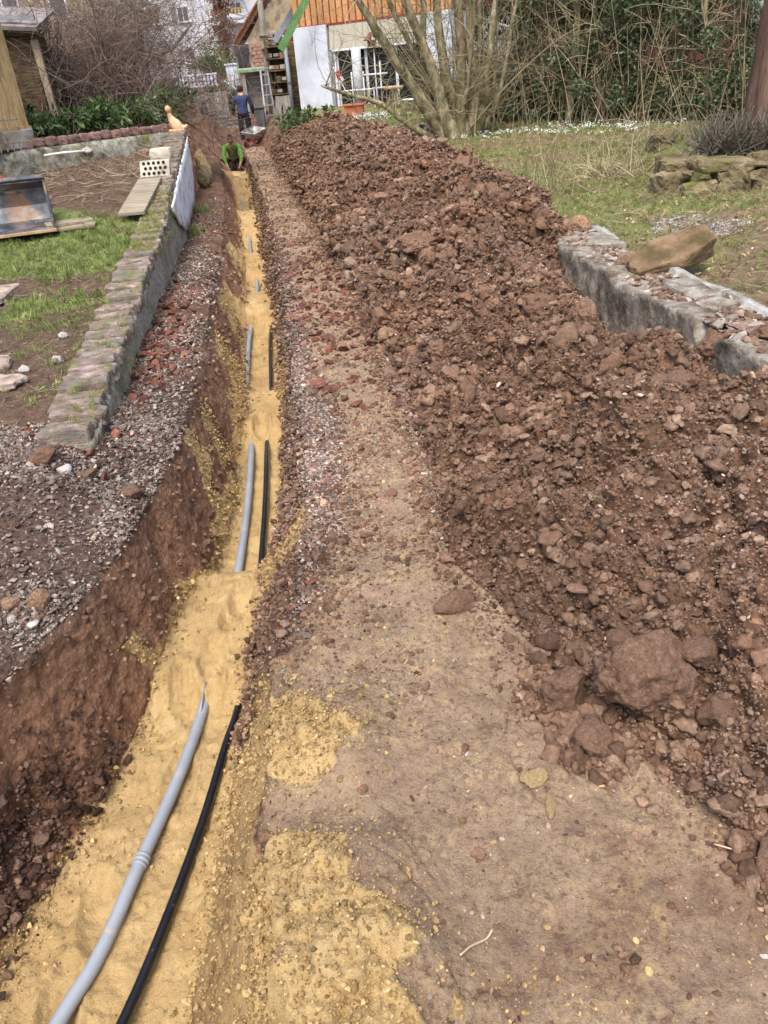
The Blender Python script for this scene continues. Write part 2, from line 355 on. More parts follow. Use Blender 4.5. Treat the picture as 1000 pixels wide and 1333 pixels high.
# rims wander
wand = .05*fbm(X*.3, Yg, 0*X, 1.7, 4, .6, 5)*sstep(.3, 1.5, Yg)
wand2 = .045*fbm(X*.2, Yg, 0*X, 4.5, 3, .6, 6)*sstep(3.2, 2.2, Yg)*np.exp(-((X-RR(Yg))/.12)**2)
X = X+wand2+wand*(W['lw']+W['rw']*.8+.4*W['fl']+.5*W['path'])
def normals(X, Y, Z):
    P = np.stack([X, Y, Z], -1); du = np.gradient(P, axis=1); dv = np.gradient(P, axis=0); n = np.cross(du, dv)
    return n/np.maximum(1e-9, np.linalg.norm(n, axis=-1, keepdims=True))
N = normals(X, Yg, Z)
xx, yy, zz = X, Yg, Z
big = fbm(xx, yy, zz, 1.6, 3, .5, 11); mid = fbm(xx, yy, zz, 6, 3, .55, 21); fine = fbm(xx, yy, zz, 26, 3, .6, 31)
ridg = 1-np.abs(fbm(xx, yy, zz, 9, 3, .5, 41))*2
h_, b_ = SEC['heap']
hx, hy = xx[:, h_-12:]+.03*mid[:, h_-12:], yy[:, h_-12:]+.03*fine[:, h_-12:]
L1, L2, L3 = lumps(hx, hy, .34, 3, .5), lumps(hx, hy, .15, 4, .7), lumps(hx, hy, .075, 6, .8)
hp = np.zeros_like(X); hp[:, h_-12:] = .15*L1+.13*L2+.10*L3+.05*lumps(hx, hy, .04, 9, .8)
px, py = xx+.02*mid, yy+.02*fine
LP = lumps(px, py, .06, 8, .6)
wh = W['heap']*sstep(-.03, .10, xx-HT(yy)+.04*mid)
hollow = sstep(.5, .1, RWX(yy)-xx)*sstep(2.5, 3.0, yy)*sstep(6.6, 5.8, yy)
hp = hp*(1-.75*hollow)
disp = wh*(hp-.05+.10*big*sstep(2, 6, yy)+.05*mid+.03*fine+.03*(.3-np.abs(fbm(xx, yy, zz, 44, 2, .6, 33))))
disp += W['bank']*(.03*big+.018*mid+.012*fine)
disp += W['lw']*(.04*big+.022*mid+.009*fine+.010*ridg+.03*LP*near(yy)*sstep(-.34, -.42, zz))
foot = np.zeros_like(X)
for fx_, fy_, a_, d_ in ((-.80, 2.62, .2, .03), (-.74, 2.95, -.3, .03), (-.90, 2.48, .5, .02), (-1.02, 1.55, .35, .03), (-.72, 3.06, .1, .025), (-1.05, 1.25, .2, .03), (-.84, 5.25, .1, .04), (-.86, 2.05, .1, .02)):
    ca, sa = math.cos(a_), math.sin(a_); u1 = (xx-fx_)*ca+(yy-fy_)*sa*.6; v1 = -(xx-fx_)*sa+(yy-fy_)*ca; e1 = (u1/.055)**2+(v1/.13)**2; foot += -d_*np.exp(-e1**2)+.4*d_*np.exp(-(e1-1.6)**2*3)
disp += W['fl']*foot
crk = 1-np.abs(fbm(xx, yy, zz, 14, 3, .6, 57))*2.2
disp += W['fl']*(-.010*sstep(.8, 1, crk)+.030*big+.022*mid+.009*fine+.012*np.maximum(0, ridg-.5))
disp += W['rw']*(.03*big+.03*mid+.02*fine+.03*LP)*(1-.6*near(yy))
crk2 = 1-np.abs(fbm(xx+.3*mid, yy, zz, 5.5, 4, .6, 58))*2.4; st_p = fbm(xx, yy, zz, 2.0, 3, .5, 53); pw = W['path']; rut = np.abs(fbm(xx*2.2+1.1*yy, yy*.25-.2*xx, zz, 2.6, 4, .6, 51))
disp += pw*(.018*big+.008*mid+.009*fine-.022*np.exp(-(rut/.035)**2)*sstep(2.4, 1.6, yy)*sstep(-.1, .3, st_p)+.006*np.abs(fine)-.018*sstep(.9, 1, crk2)*sstep(2.6, 1.9, yy)*sstep(-.05, .15, st_p)-.010*sstep(.25, .5, fbm(xx, yy, zz, 5, 3, .6, 52))*sstep(2.4, 1.7, yy))
sandpile = np.full_like(X, -3.0)
for cx, cy, rx, ry in ((-.28, 1.57, .13, .17), (-.28, 1.12, .15, .15), (-.20, .93, .20, .15), (-.32, .72, .34, .26)):
    sandpile = np.maximum(sandpile, 1.15-np.sqrt(((xx-cx)/rx)**2+((yy-cy)/ry)**2)+.75*fbm(xx, yy, 0*xx, 4.5, 4, .6, 59)+.25*mid+.12*fine)
sandraw = sandpile; sandpile = sstep(.02, .32, sandpile)*(W['path']+W['rw'])
disp += sandpile*(.022*LP+.02*fine+.012*mid+.014*lumps(px, py, .026, 12, .8))
P = np.stack([X, Yg, Z], -1)+N*disp[..., None]
N2 = normals(P[..., 0], P[..., 1], P[..., 2])
xx, yy, zz = P[..., 0], P[..., 1], P[..., 2]
# ---- what lies where: sand, pale trodden dust, dark stony soil, damp red clay
st = fbm(xx, yy, zz, 3.0, 4, .6, 61); st2 = fbm(xx, yy, zz, 11, 3, .6, 71)
sand = W['fl']*sstep(-.02, .02, .06+.03*st)
sand = np.maximum(sand, W['fl']*.98)
low = ZF+sandbed(yy)
climb = tab(yy, 0,.04, 2.2,.05, 3.4,.09, 5,.12, 8,.13, 27,.16)
sand = np.maximum(sand, (W['lw']+W['rw'])*sstep(.05, -.03, zz-low-climb*(1+1.6*st+.5*st2)))
sand = np.maximum(sand, W['rw']*sstep(2.15, 1.75, yy+.25*st)*(.55+.4*sstep(-.2, .25, st+.3*st2)))
sand = np.maximum(sand, sandpile)
def streak(cy, wy, seed, sec, zlo=-.6, zhi=.1, lean=.0):
    d = np.abs(yy-cy-lean*(zz+.3)+.10*noise3(xx, yy, zz, 7, seed))/wy
    return W[sec]*sstep(1.15, .75, d)*sstep(zlo, zlo+.05, zz)*sstep(zhi, zhi-.06, zz+.05*st2)
for a in ((3.02, .17, 81, 'rw', -.6, .06, -.5), (4.05, .12, 82, 'lw', -.5, -.08, .6), (4.6, .16, 83, 'lw', -.5, -.12, .5), (6.1, .35, 84, 'lw', -.5, -.15, .3), (8.0, .5, 85, 'lw', -.5, -.15, .3),
          (10.5, .5, 86, 'lw', -.5, -.1, .3), (5.6, .3, 87, 'rw', -.6, -.15, 0), (9.4, .3, 88, 'rw', -.4, .05, 0), (13.5, .4, 89, 'rw', -.4, .05, 0), (2.55, .05, 90, 'lw', -.5, -.3, 0)): sand = np.maximum(sand, streak(*a))
specks = sstep(.12, .5, fbm(xx, yy, zz, 16, 4, .7, 101)+.45*fbm(xx, yy, zz, 2.1, 3, .6, 102))
sand = np.maximum(sand, W['path']*specks*.38)
sand = np.maximum(sand, W['path']*sstep(.12, .3, st+.3*st2-.55*np.abs(xx-HT(yy)+.13)/.2)*sstep(2.9, 2.2, yy)*.3)
dust = W['path']*sstep(.05, .45, (xx-RR(yy))/(HT(yy)-RR(yy))+.35*st+.1*st2+.5*sstep(2.2, 1.6, yy)+.22*sstep(3.5, 6, yy))
dust = np.maximum(dust, W['path']*sstep(8, 11, yy))
dust = np.maximum(dust*(1-.0*wh), .0)
pebb = np.maximum(W['bank']*sstep(-.9, .1, st+.6)*(1-.75*sstep(4.2, 5.2, yy+.5*st)), W['path']*(1-dust)*(1-.6*sstep(7, 10, yy)))
pebb = np.maximum(pebb, W['rw']*.4*sstep(1.9, 2.3, yy)*(1-sand))
clay = W['lw']*sstep(-.05, -.16, zz+.06*st)
clay = np.maximum(clay, wh*.35)
damp = W['lw']*near(yy)*sstep(-.33, -.42, zz+.05*st)+W['rw']*.75*(1-sandpile)+.9*W['path']*sstep(.22, .06, xx-RR(yy))*sstep(1.75, 2.1, yy)*sstep(3.3, 2.7, yy)+W['fl']*(.6*sstep(4.6, 5.2, yy)*sstep(-.2, .25, fbm(xx, yy, zz, 3.1, 3, .6, 63))+.25*sstep(.1, .4, st))+W['path']*.55*sstep(.12, .35, fbm(xx, yy, zz, 4.2, 4, .65, 55))*sstep(2.6, 1.9, yy)
mask = np.stack([np.clip(sand, 0, 1), np.clip(dust*(1-sandpile), 0, 1), np.clip(pebb, 0, 1), np.clip(clay, 0, 1)], -1).astype(np.float32)
wet = np.clip(damp, 0, 1).astype(np.float32)
# ---- the earth material
m_earth, nt, b = mat_new('excavated_earth'); v = coords(nt, 'Object')
at = nd(nt, 'ShaderNodeAttribute', attribute_name='mask'); sp = nd(nt, 'ShaderNodeSeparateColor'); nt.links.new(at.outputs['Color'], sp.inputs[0])
aw = nd(nt, 'ShaderNodeAttribute', attribute_name='wet')
nA, nB, nC = nz(nt, v, 7, 8, .65), nz(nt, v, 34, 7, .7), nz(nt, v, 140, 5, .7)
soil = ramp(nt, mth(nt, 'ADD', mth(nt, 'MULTIPLY', nA, .55), mth(nt, 'MULTIPLY', nB, .45)), [(.3, C(60, 43, 33)), (.45, C(104, 79, 63)), (.6, C(138, 108, 88)), (.75, C(162, 134, 113))])
soil = mixc(nt, .8, soil, ramp(nt, nz(nt, v, 1.6, 4, .6), [(.3, (.62, .60, .58)), (.7, (1.22, 1.2, 1.18))]), 'MULTIPLY')
clayc = ramp(nt, nB, [(.3, C(104, 74, 55)), (.5, C(138, 103, 79)), (.7, C(162, 127, 101))])
pebc = ramp(nt, nB, [(.3, C(58, 44, 38)), (.5, C(92, 72, 62)), (.72, C(140, 118, 106))])
dustc = ramp(nt, mth(nt, 'ADD', mth(nt, 'MULTIPLY', nA, .5), mth(nt, 'MULTIPLY', nC, .5)), [(.3, C(106, 86, 70)), (.5, C(148, 124, 102)), (.7, C(180, 156, 128))])
sandc = ramp(nt, mth(nt, 'ADD', mth(nt, 'MULTIPLY', nA, .6), mth(nt, 'MULTIPLY', nC, .4)), [(.3, C(160, 131, 87)), (.5, C(192, 162, 112)), (.7, C(214, 186, 138))])
def edge(f, lo=.35, hi=.65):
    return ramp(nt, mth(nt, 'ADD', f, mth(nt, 'MULTIPLY', mth(nt, 'SUBTRACT', nB, .5), .7)), [(lo, (0, 0, 0)), (hi, (1, 1, 1))])
c = mixc(nt, edge(at.outputs['Alpha']), soil, clayc); c = mixc(nt, edge(sp.outputs[2]), c, pebc)
nD = nz(nt, v, 55, 9, .8); nE = nz(nt, v, 4, 6, .7)
dustc = mixc(nt, mth(nt, 'MULTIPLY', ramp(nt, nD, [(.46, (0, 0, 0)), (.62, (1, 1, 1))]), ramp(nt, nE, [(.38, (0, 0, 0)), (.62, (1, 1, 1))])), dustc, C(184, 160, 120))
dustc = mixc(nt, ramp(nt, nD, [(.34, (1, 1, 1)), (.46, (0, 0, 0))]), dustc, C(104, 83, 68))
c = mixc(nt, edge(sp.outputs[1]), c, dustc); c = mixc(nt, edge(sp.outputs[0], .3, .6), c, sandc)
c = mixc(nt, mth(nt, 'MULTIPLY', aw.outputs['Fac'], mth(nt, 'SUBTRACT', 1, mth(nt, 'MULTIPLY', sp.outputs[0], .35), True)), c, mixc(nt, 1, c, (.58, .50, .46, 1), 'MULTIPLY'))
nt.links.new(c, b.inputs['Base Color']); b.inputs['Roughness'].default_value = .93; b.inputs['Specular IOR Level'].default_value = .2
vo = nd(nt, 'ShaderNodeTexVoronoi'); vo.inputs['Scale'].default_value = 55; nt.links.new(v, vo.inputs['Vector'])
hh = mth(nt, 'ADD', mth(nt, 'MULTIPLY', nB, .6), mth(nt, 'ADD', mth(nt, 'MULTIPLY', nC, .35), mth(nt, 'MULTIPLY', vo.outputs['Distance'], mth(nt, 'MULTIPLY', mth(nt, 'SUBTRACT', 1.2, mth(nt, 'ADD', sp.outputs[0], sp.outputs[1])), -.35))))
hh = mth(nt, 'ADD', hh, mth(nt, 'MULTIPLY', nz(nt, v, 230, 4, .75), .3))
bump(nt, b, hh, .75, .03)
def piece(name, a, b_, label=None, cat=None, kind='structure'):
    n = b_-a+1; idx = np.arange(NR*n).reshape(NR, n); F = np.stack([idx[:-1, :-1], idx[:-1, 1:], idx[1:, 1:], idx[1:, :-1]], -1).reshape(-1, 4)
    me = np_mesh(name, P[:, a:b_+1].reshape(-1, 3), F)
    q = me.attributes.new('mask', 'FLOAT_COLOR', 'POINT'); q.data.foreach_set('color', np.ascontiguousarray(mask[:, a:b_+1]).ravel())
    q = me.attributes.new('wet', 'FLOAT', 'POINT'); q.data.foreach_set('value', np.ascontiguousarray(wet[:, a:b_+1]).ravel())
    return tag(link(name, me, m_earth), label, cat, None, kind)
piece('ground_gravel_bank', *SEC['bank'])
piece('trench_wall_left', *SEC['lw']); piece('trench_floor', *SEC['fl']); piece('trench_wall_right', *SEC['rw'])
piece('path', *SEC['path'])
piece('spoil_heap', *SEC['heap'], 'long brown heap of dug soil beside the trodden path', 'soil heap', 'stuff')
def surf(x, y):
    """height and normal of the finished earth at (x, y) (open ground and heap only)"""
    j = int(np.clip(np.searchsorted(ys, y), 1, NR-2)); k = int(np.argmin(np.abs(xx[j]-x)))
    return float(zz[j, k]), Vector(N2[j, k])
# ---- crumbs, pebbles and brick bits lying on it
m_crumb = stone_mat('soil_crumb'); m_peb = stone_mat('pebble', .8, .3)
cl_clod = hidden_coll('clod_shape', [crumb_mesh('clod_shape', 3, 100+i, (1, 1, .85), 1.15) for i in range(8)])
cl_peb = hidden_coll('pebble_shape', [rock_mesh('pebble_shape', 1, 200+i, .3, 8, (1, .8, .6), .05) for i in range(8)])
for o in cl_clod.objects: o.data.materials.append(m_crumb)
for o in cl_peb.objects: o.data.materials.append(m_peb)
flatP, flatN, flatM = P.reshape(-1, 3), N2.reshape(-1, 3), mask.reshape(-1, 4)
def pick(n, w, seed):
    w = np.clip(w.ravel(), 0, None); cdf = np.cumsum(w/w.sum()); return np.searchsorted(cdf, np.random.default_rng(seed).random(n)).clip(0, len(w)-1)
def lin(cols): return np.array([C(*c)[:3] for c in cols])
def spread(name, coll, n, weight, smin, tail, smax, cols, sink, seed, mat, label, cat, flat=1, jit=.25):
    i = pick(n, weight, seed); rg = np.random.default_rng(seed+1); p = flatP[i].copy()
    d = np.sqrt(p[:, 0]**2+p[:, 1]**2+(1.6-p[:, 2])**2)
    s = smin*np.maximum(d, 1.8)*(1-rg.random(n))**(-1/tail); s = np.minimum(s, smax*(.6+.4*rg.random(n)))
    p[:, :2] += rg.normal(size=(n, 2))*.004*d[:, None]; p += flatN[i]*(s*sink)[:, None]
    cc = lin(cols)[rg.integers(0, len(cols), n)]*(1+jit*rg.normal(size=(n, 1))).clip(.5, 1.6)
    cc = cc*(1+.40*fbm(p[:, 0], p[:, 1], p[:, 2], 1.6, 3, .6, 151)+.10*noise3(p[:, 0], p[:, 1], p[:, 2], 14, 152)).clip(.5, 1.5)[:, None]
    if jit < .2:
        hq = noise3(p[:, 0], p[:, 1], p[:, 2], .9, 153)+.6*noise3(p[:, 0], p[:, 1], p[:, 2], 3.1, 154); cc = cc*(1+hq[:, None]*np.array([.02, .08, .15]))
    sc = s[:, None]*np.stack([rg.uniform(.8, 1.25, n), rg.uniform(.75, 1.2, n), flat*rg.uniform(.7, 1.1, n)], 1)
    rot = np.stack([rg.normal(size=n)*.5, rg.normal(size=n)*.5, rg.uniform(0, 6.28, n)], 1)
    return scatter(name, coll, 8, p, sc, rot, cc, mat, label, cat, seed=seed)
vis = sstep(.5, .8, Yg)
dens_h = vis*wh*sstep(24, 20, yy)*(1-.6*hollow)
SOILC = [(121, 94, 76), (130, 102, 83), (139, 110, 90), (148, 119, 98), (106, 81, 65), (137, 105, 84), (160, 132, 110)]
spread('soil_crumbs', cl_clod, 210000, dens_h*(.7+.5*sstep(-.2, .3, st))*(1+.9*sstep(5, 3, yy)), .00120, 2.5, .036, SOILC, .05, 11, m_crumb, 'loose brown crumbs and clods covering the soil heap', 'soil', jit=.14)
patch = sstep(.05, .35, fbm(xx, yy, zz, .9, 3, .5, 131)+.1*st2)
spread('heap_clods', cl_clod, 3200, dens_h*sstep(-.05, .3, fbm(xx, yy, zz, 1.3, 3, .5, 133)), .0055, 2.3, .075, SOILC, -.15, 47, m_crumb, 'fist-sized lumps of earth on the soil heap', 'soil', jit=.08)
spread('heap_pebbles', cl_peb, 8000, dens_h*(.10+patch), .0013, 2.7, .018, [(176, 152, 140), (150, 130, 122), (190, 170, 158), (128, 108, 102), (160, 120, 104)], .3, 13, m_peb, 'small pale pebbles mixed into the soil heap', 'pebbles', .8)
GRAVC = [(134, 126, 118), (152, 139, 128), (114, 106, 99), (162, 145, 132), (98, 89, 82), (138, 118, 105), (122, 106, 94), (176, 164, 153), (102, 79, 66), (90, 70, 59)]
gw = vis*(W['bank']*sstep(-2.6, -2.2, xx+0*yy)*(.25+sstep(-.25, .25, st+.8*noise3(xx, yy, zz, 1.2, 141)))*sstep(.01, .06, LR(yy)-xx+.05)*(.3+.7*sstep(.0, .25, LR(yy)-xx+.08*st))*sstep(17, 12, yy)*(1-.72*sstep(4.1, 5.0, yy+.4*st))*(1-.6*sstep(8, 10, yy)))
spread('bank_gravel', cl_peb, 44000, gw, .0015, 2.6, .022, GRAVC, .35, 17, m_peb, 'grey and pink gravel strewn along the bank left of the trench', 'gravel', .75)
rw_ = vis*(.10+.90*sstep(2.5, 3.3, yy+.6*(xx-RR(yy))))*np.maximum(W['path']*(1-dust)*sstep(1.7, 2.2, yy), W['rw']*.15*sstep(2.0, 2.4, yy)*(1-sand))*(.15+sstep(-.25, .3, st))*sstep(20, 15, yy)*(1-.8*sand)*(1-.45*sstep(4.5, 6.5, yy))*(1-.7*sstep(7.5, 10, yy))
spread('rim_gravel', cl_peb, 24000, rw_, .0014, 2.6, .019, GRAVC+[(112, 74, 60), (96, 66, 54)], .3, 19, m_peb, 'grey and pink gravel along the rim between trench and path', 'gravel', .75)
dw = vis*W['path']*dust*(1-sandpile)
spread('path_grit', cl_peb, 20000, dw*(.25+sstep(.1, .4, st)), .0010, 2.5, .013, [(126, 104, 86), (142, 120, 100), (112, 91, 75), (158, 138, 118), (176, 150, 106), (150, 142, 134)], .1, 23, m_peb, 'fine grit pressed into the trodden path', 'grit', .5)
spread('path_edge_crumbs', cl_clod, 16000, vis*np.maximum(W['path'], W['rw']*sstep(1.9, 2.3, yy))*(.8*sstep(.35, .1, xx-RR(yy))*sstep(1.8, 2.2, yy)*sstep(4.5, 3, yy)*(1-sand)+sstep(.16, .0, HT(yy)-xx+.08*st)+.35*sstep(.2, .5, st)*(1-sandpile)+.8*(1-dust)*sstep(2.2, 1.7, yy)+.3*sstep(.2, .4, fbm(xx, yy, zz, 4.2, 4, .65, 55))*(1-sandpile)+.06*(1-sandpile)), .0012, 2.4, .022, SOILC, .15, 29, m_crumb, 'brown soil crumbs spilled on the path', 'soil')
SANDC = [(186, 157, 108), (176, 146, 98), (197, 169, 120)]
spread('sand_crumbs', cl_clod, 26000, vis*(sandpile*1.2+.35*sstep(-.8, .1, sandraw)*W['path']*sstep(2.3, 1.9, yy)+W['fl']*.12*sstep(.1, .4, st)+.5*W['fl']*(np.exp(-(xx-FL(yy))/.05)+np.exp(-(FR(yy)-xx)/.04))*sstep(3.2, 2.2, yy)+sand*(W['lw']+W['rw'])*.6)*sstep(9, 5, yy), .0009, 2.6, .011, SANDC, .1, 31, m_crumb, 'crumbly yellow sand lying in and beside the trench', 'sand')
bw = vis*(W['bank']*np.exp(-((yy-5.6)/1.3)**2)*sstep(.05, .25, LR(yy)-xx)*sstep(-.3, .3, st)+W['path']*.12*np.exp(-((yy-6.5)/2.2)**2)+.5*W['bank']*np.exp(-((yy-10)/2)**2)*sstep(.1, .4, st))
spread('brick_fragments', cl_peb, 1500, bw, .0036, 2.4, .055, [(108, 68, 55), (124, 80, 66), (94, 61, 51), (130, 94, 80)], .3, 37, m_peb, 'broken red brick bits in the gravel beside the low wall', 'rubble', .6)
shelf = vis*(W['lw']*near(yy)*sstep(-.30, -.40, zz+.04*st)*(1-sand)+W['fl']*0)
spread('trench_rubble', cl_clod, 5000, shelf, .0014, 2.5, .026, [(82, 60, 48), (98, 74, 61), (70, 51, 41), (122, 98, 84)], .2, 41, m_crumb, 'dark crumbled soil at the foot of the trench side', 'soil')
spread('side_crumbs', cl_clod, 9000, vis*(W['lw']*.07+W['rw']*sstep(2, 2.4, yy))*(1-.9*sand)*sstep(16, 10, yy), .0018, 2.3, .02, SOILC, .1, 43, m_crumb, 'soil crumbs clinging to the trench sides', 'soil')
# ---------------------------------------------------------------- open ground around the dig
def sheet(name, x0, x1, y0, y1, nx, ny, fz, mat, fxl=None, fxr=None, kind='structure', attr=None):
    v_ = np.linspace(y0, y1, ny)[:, None]; u_ = np.linspace(0, 1, nx)[None, :]; yv = v_+0*u_
    xl = (fxl(yv) if fxl else x0+0*yv); xr = (fxr(yv) if fxr else x1+0*yv); xv = xl+(xr-xl)*u_
    zv = fz(xv, yv); idx = np.arange(nx*ny).reshape(ny, nx)
    F = np.stack([idx[:-1, :-1], idx[:-1, 1:], idx[1:, 1:], idx[1:, :-1]], -1).reshape(-1, 4)
    me = np_mesh(name, np.stack([xv, yv, zv], -1).reshape(-1, 3), F)
    if attr:
        for nm, fn in attr.items():
            q = me.attributes.new(nm, 'FLOAT', 'POINT'); q.data.foreach_set('value', np.asarray(fn(xv, yv), np.float32).ravel())
    return tag(link(name, me, mat), kind=kind)
def turf_mat(name, soil, leaf, green):
    m, nt, b = mat_new(name); v = coords(nt, 'Object'); a = nd(nt, 'ShaderNodeAttribute', attribute_name='green')
    n1, n2, n3 = nz(nt, v, 2.2, 6, .65), nz(nt, v, 18, 6, .7), nz(nt, v, 70, 4, .7)
    s = ramp(nt, n2, [(.3, soil[0]), (.55, soil[1]), (.72, leaf)])
    g = ramp(nt, n3, [(.3, green[0]), (.6, green[1])])
    f = ramp(nt, mth(nt, 'ADD', a.outputs['Fac'], mth(nt, 'MULTIPLY', mth(nt, 'SUBTRACT', mth(nt, 'ADD', n1, n2), 1.0), 1.0)), [(.4, (0, 0, 0)), (.65, (1, 1, 1))])
    nt.links.new(mixc(nt, f, s, g), b.inputs['Base Color']); b.inputs['Roughness'].default_value = .95; b.inputs['Specular IOR Level'].default_value = .15
    bump(nt, b, mth(nt, 'ADD', n2, mth(nt, 'MULTIPLY', n3, .6)), .9, .04); return m
m_turf = turf_mat('winter_lawn', (C(104, 86, 66), C(140, 120, 94)), C(170, 152, 120), (C(98, 108, 58), C(136, 142, 86)))
m_gard = turf_mat('garden_soil', (C(80, 63, 51), C(112, 91, 75)), C(150, 130, 108), (C(98, 112, 58), C(136, 146, 84)))
def lawn0(y): return tab(y, 2,.30, 6,.30, 10,.28, 18,.34, 21,.62, 24,.95, 60,1.0)
def lawn_z(x, y): return lawn0(y)+.05*fbm(x, y, 0*x, .8, 3, .5, 301)+.02*fbm(x, y, 0*x, 5, 3, .6, 302)+.25*sstep(3.3, 4.3, x)*sstep(8.75, 9.3, y)*sstep(13, 11.5, y)
def lawn_green(x, y): return .36+.6*fbm(x, y, 0*x, .7, 3, .5, 303)+.25*sstep(5, 9, y)-.5*sstep(8, 5.5, y)*sstep(2.2, 3.2, x)
LAWN_L = lambda y: np.where(y < 6.6, RWX(y)+.38, tab(y, 6.6,1.7, 7.2,1.65, 9,1.5, 11,1.25, 13,.95, 16,.5, 19,-.05, 21.5,-.6, 22.5,-1.3, 26,-1.3))
sheet('ground_lawn', 0, 0, 2.0, 40, 170, 420, lawn_z, m_turf, LAWN_L, lambda y: 9+.4*y, attr={'green': lawn_green})
def gard_z(x, y): return -.04-.17*sstep(9.8, 12.5, y)*sstep(.15, .7, LWX(y)-x)+(LWZ(y)-.01)*sstep(3.3, 4.2, y)+.035*fbm(x, y, 0*x, 1.3, 3, .5, 311)+.02*fbm(x, y, 0*x, 6, 3, .6, 312)
def gard_green(x, y):
    strip = sstep(9.3, 8.6, y+.25*(x+3))*sstep(6.2, 7.3, y)*1.0+.55*sstep(.9, .3, np.abs(x-LWX(y)+.55))*sstep(7, 6, y)*sstep(3.6, 4.4, y)
    return strip-.15+.7*fbm(x, y, 0*x, 1.2, 3, .5, 313)
sheet('ground_garden', 0, 0, 3.45, 15.8, 220, 300, gard_z, m_gard, lambda y: -9-.35*y, lambda y: LWX(y)-.10, attr={'green': gard_green})
m_yard = pmat('yard_soil', [C(70, 50, 38), C(104, 78, 60), C(128, 104, 84)], 5, 6, .95, .8, 22, .05, vary=0)
def yard_z(x, y):
    z = tab(y, 21,-.05, 23.6,.06, 24.8,.2, 26.2,.55, 27.5,.7, 33,1.15, 40,1.6, 52,2.4, 70,2.6)+.05*fbm(x, y, 0*x, 1, 4, .6, 321)
    for cx, cy, r, h in ((-4.35, 23.6, .75, .85), (-4.2, 24.6, .7, .7), (-2.0, 24.2, .55, .55), (-2.1, 26.5, .5, .3)): z = z+h*np.exp(-(((x-cx)**2+(y-cy)**2)/r**2)**1.2)*(1+.25*fbm(x, y, 0*x, 3, 3, .6, 322))*sstep(22.4, 23.2, y)
    return z
sheet('ground_yard', -24, -1.2, 22.4, 64, 150, 330, yard_z, m_yard)
def far_z(x, y): return np.where((y < 40) & (y > -60) & (np.abs(x) < 40), -1.3, -1.3+2.0*sstep(40, 60, np.maximum(y, np.abs(x))))
sheet('ground', -700, 700, -300, 1100, 141, 141, far_z, pmat('far_ground', [C(74, 70, 50), C(96, 90, 62)], 2, 5, .95, .2, vary=0))
def bed_z(x, y): return 1.10+.05*fbm(x, y, 0*x, 1.5, 3, .5, 331)+0*x
BX0, BY0, BX1, BY1 = -5.9, 12.35, -3.12, 15.4           # line of the edging in front of the raised bed
bed_y = lambda x: BY0+(x-BX0)*(BY1-BY0)/(BX1-BX0)
nb = 64; ub = np.linspace(0, 1, nb)[None, :]; wb_ = np.linspace(0, 1, 50)[:, None]
xr_ = lambda q: np.where(q < 15.4, -3.05, -3.05-.30*(q-15.4))                      # the bed ends in a slope down to the yard
yb = BY1+.06+(27-BY1)*wb_**1.3+0*ub; xb = -13+(xr_(yb)+13)*ub; fy = sstep(3.0, 0, yb-BY1); yb = yb+(bed_y(np.minimum(xb, BX1))-BY1)*fy
zb_ = bed_z(xb, yb)-1.35*sstep(-.55, 0, xb-xr_(np.maximum(yb, 15.4)))*sstep(15.4, 16.2, yb); idx = np.arange(nb*50).reshape(50, nb)
F = np.stack([idx[:-1, :-1], idx[:-1, 1:], idx[1:, 1:], idx[1:, :-1]], -1).reshape(-1, 4)
tag(link('ground_bed', np_mesh('ground_bed', np.stack([xb, yb, zb_], -1).reshape(-1, 3), F), m_gard), kind='structure')
# ---------------------------------------------------------------- stones with their own shape
def slab_mesh(name, size, seed, cuts=3, rough=.10, rnd=.35):
    bm = bmesh.new(); bmesh.ops.create_cube(bm, size=2); bmesh.ops.subdivide_edges(bm, edges=bm.edges[:], cuts=cuts, use_grid_fill=True)
    V = np.array([v.co[:] for v in bm.verts]); F = [[v.index for v in f.verts] for f in bm.faces]; bm.free()
    s = np.array(size)/2; p = 7-4*rnd; r = (np.abs(V)**p).sum(1)**(1/p); W_ = V/r[:, None]*s
    q = W_/s.max(); n = fbm(q[:, 0], q[:, 1], q[:, 2], 2.2, 3, .6, seed); W_ = W_*(1+rough*n[:, None])+s.min()*rough*1.2*np.stack([noise3(q[:, 0], q[:, 1], q[:, 2], 4, seed+k) for k in (1, 2, 3)], 1)
    W_ = W_+s.min()*.10*np.stack([noise3(q[:, 0], q[:, 1], q[:, 2], 11, seed+k) for k in (4, 5, 6)], 1)
    me = np_mesh(name, W_, np.array(F), False); return me
m_cop = pmat('coping_sandstone', [C(100, 84, 77), C(136, 116, 107), C(172, 154, 143)], 12, 7, .92, 1, 30, .02, vary=.25, dirt=C(112, 110, 100), dirt_scale=7, moss=C(112, 112, 54), moss_amt=.42)
m_rough = pmat('roughcast', [C(122, 114, 99), C(172, 163, 144), C(208, 200, 181)], 38, 6, .95, 1, 60, .02, vary=0, dirt=C(140, 134, 106), dirt_scale=2.5, moss=C(108, 114, 56), moss_amt=.3)
m_lime = pmat('white_limewash', [C(234, 235, 236), C(244, 244, 244)], 12, 6, .9, .5, 40, .01, vary=0, dirt=C(182, 180, 174), dirt_scale=6)
m_brickface = pmat('brick_band', [C(150, 96, 76), C(176, 122, 98)], 10, 5, .9, .4, vary=.15)
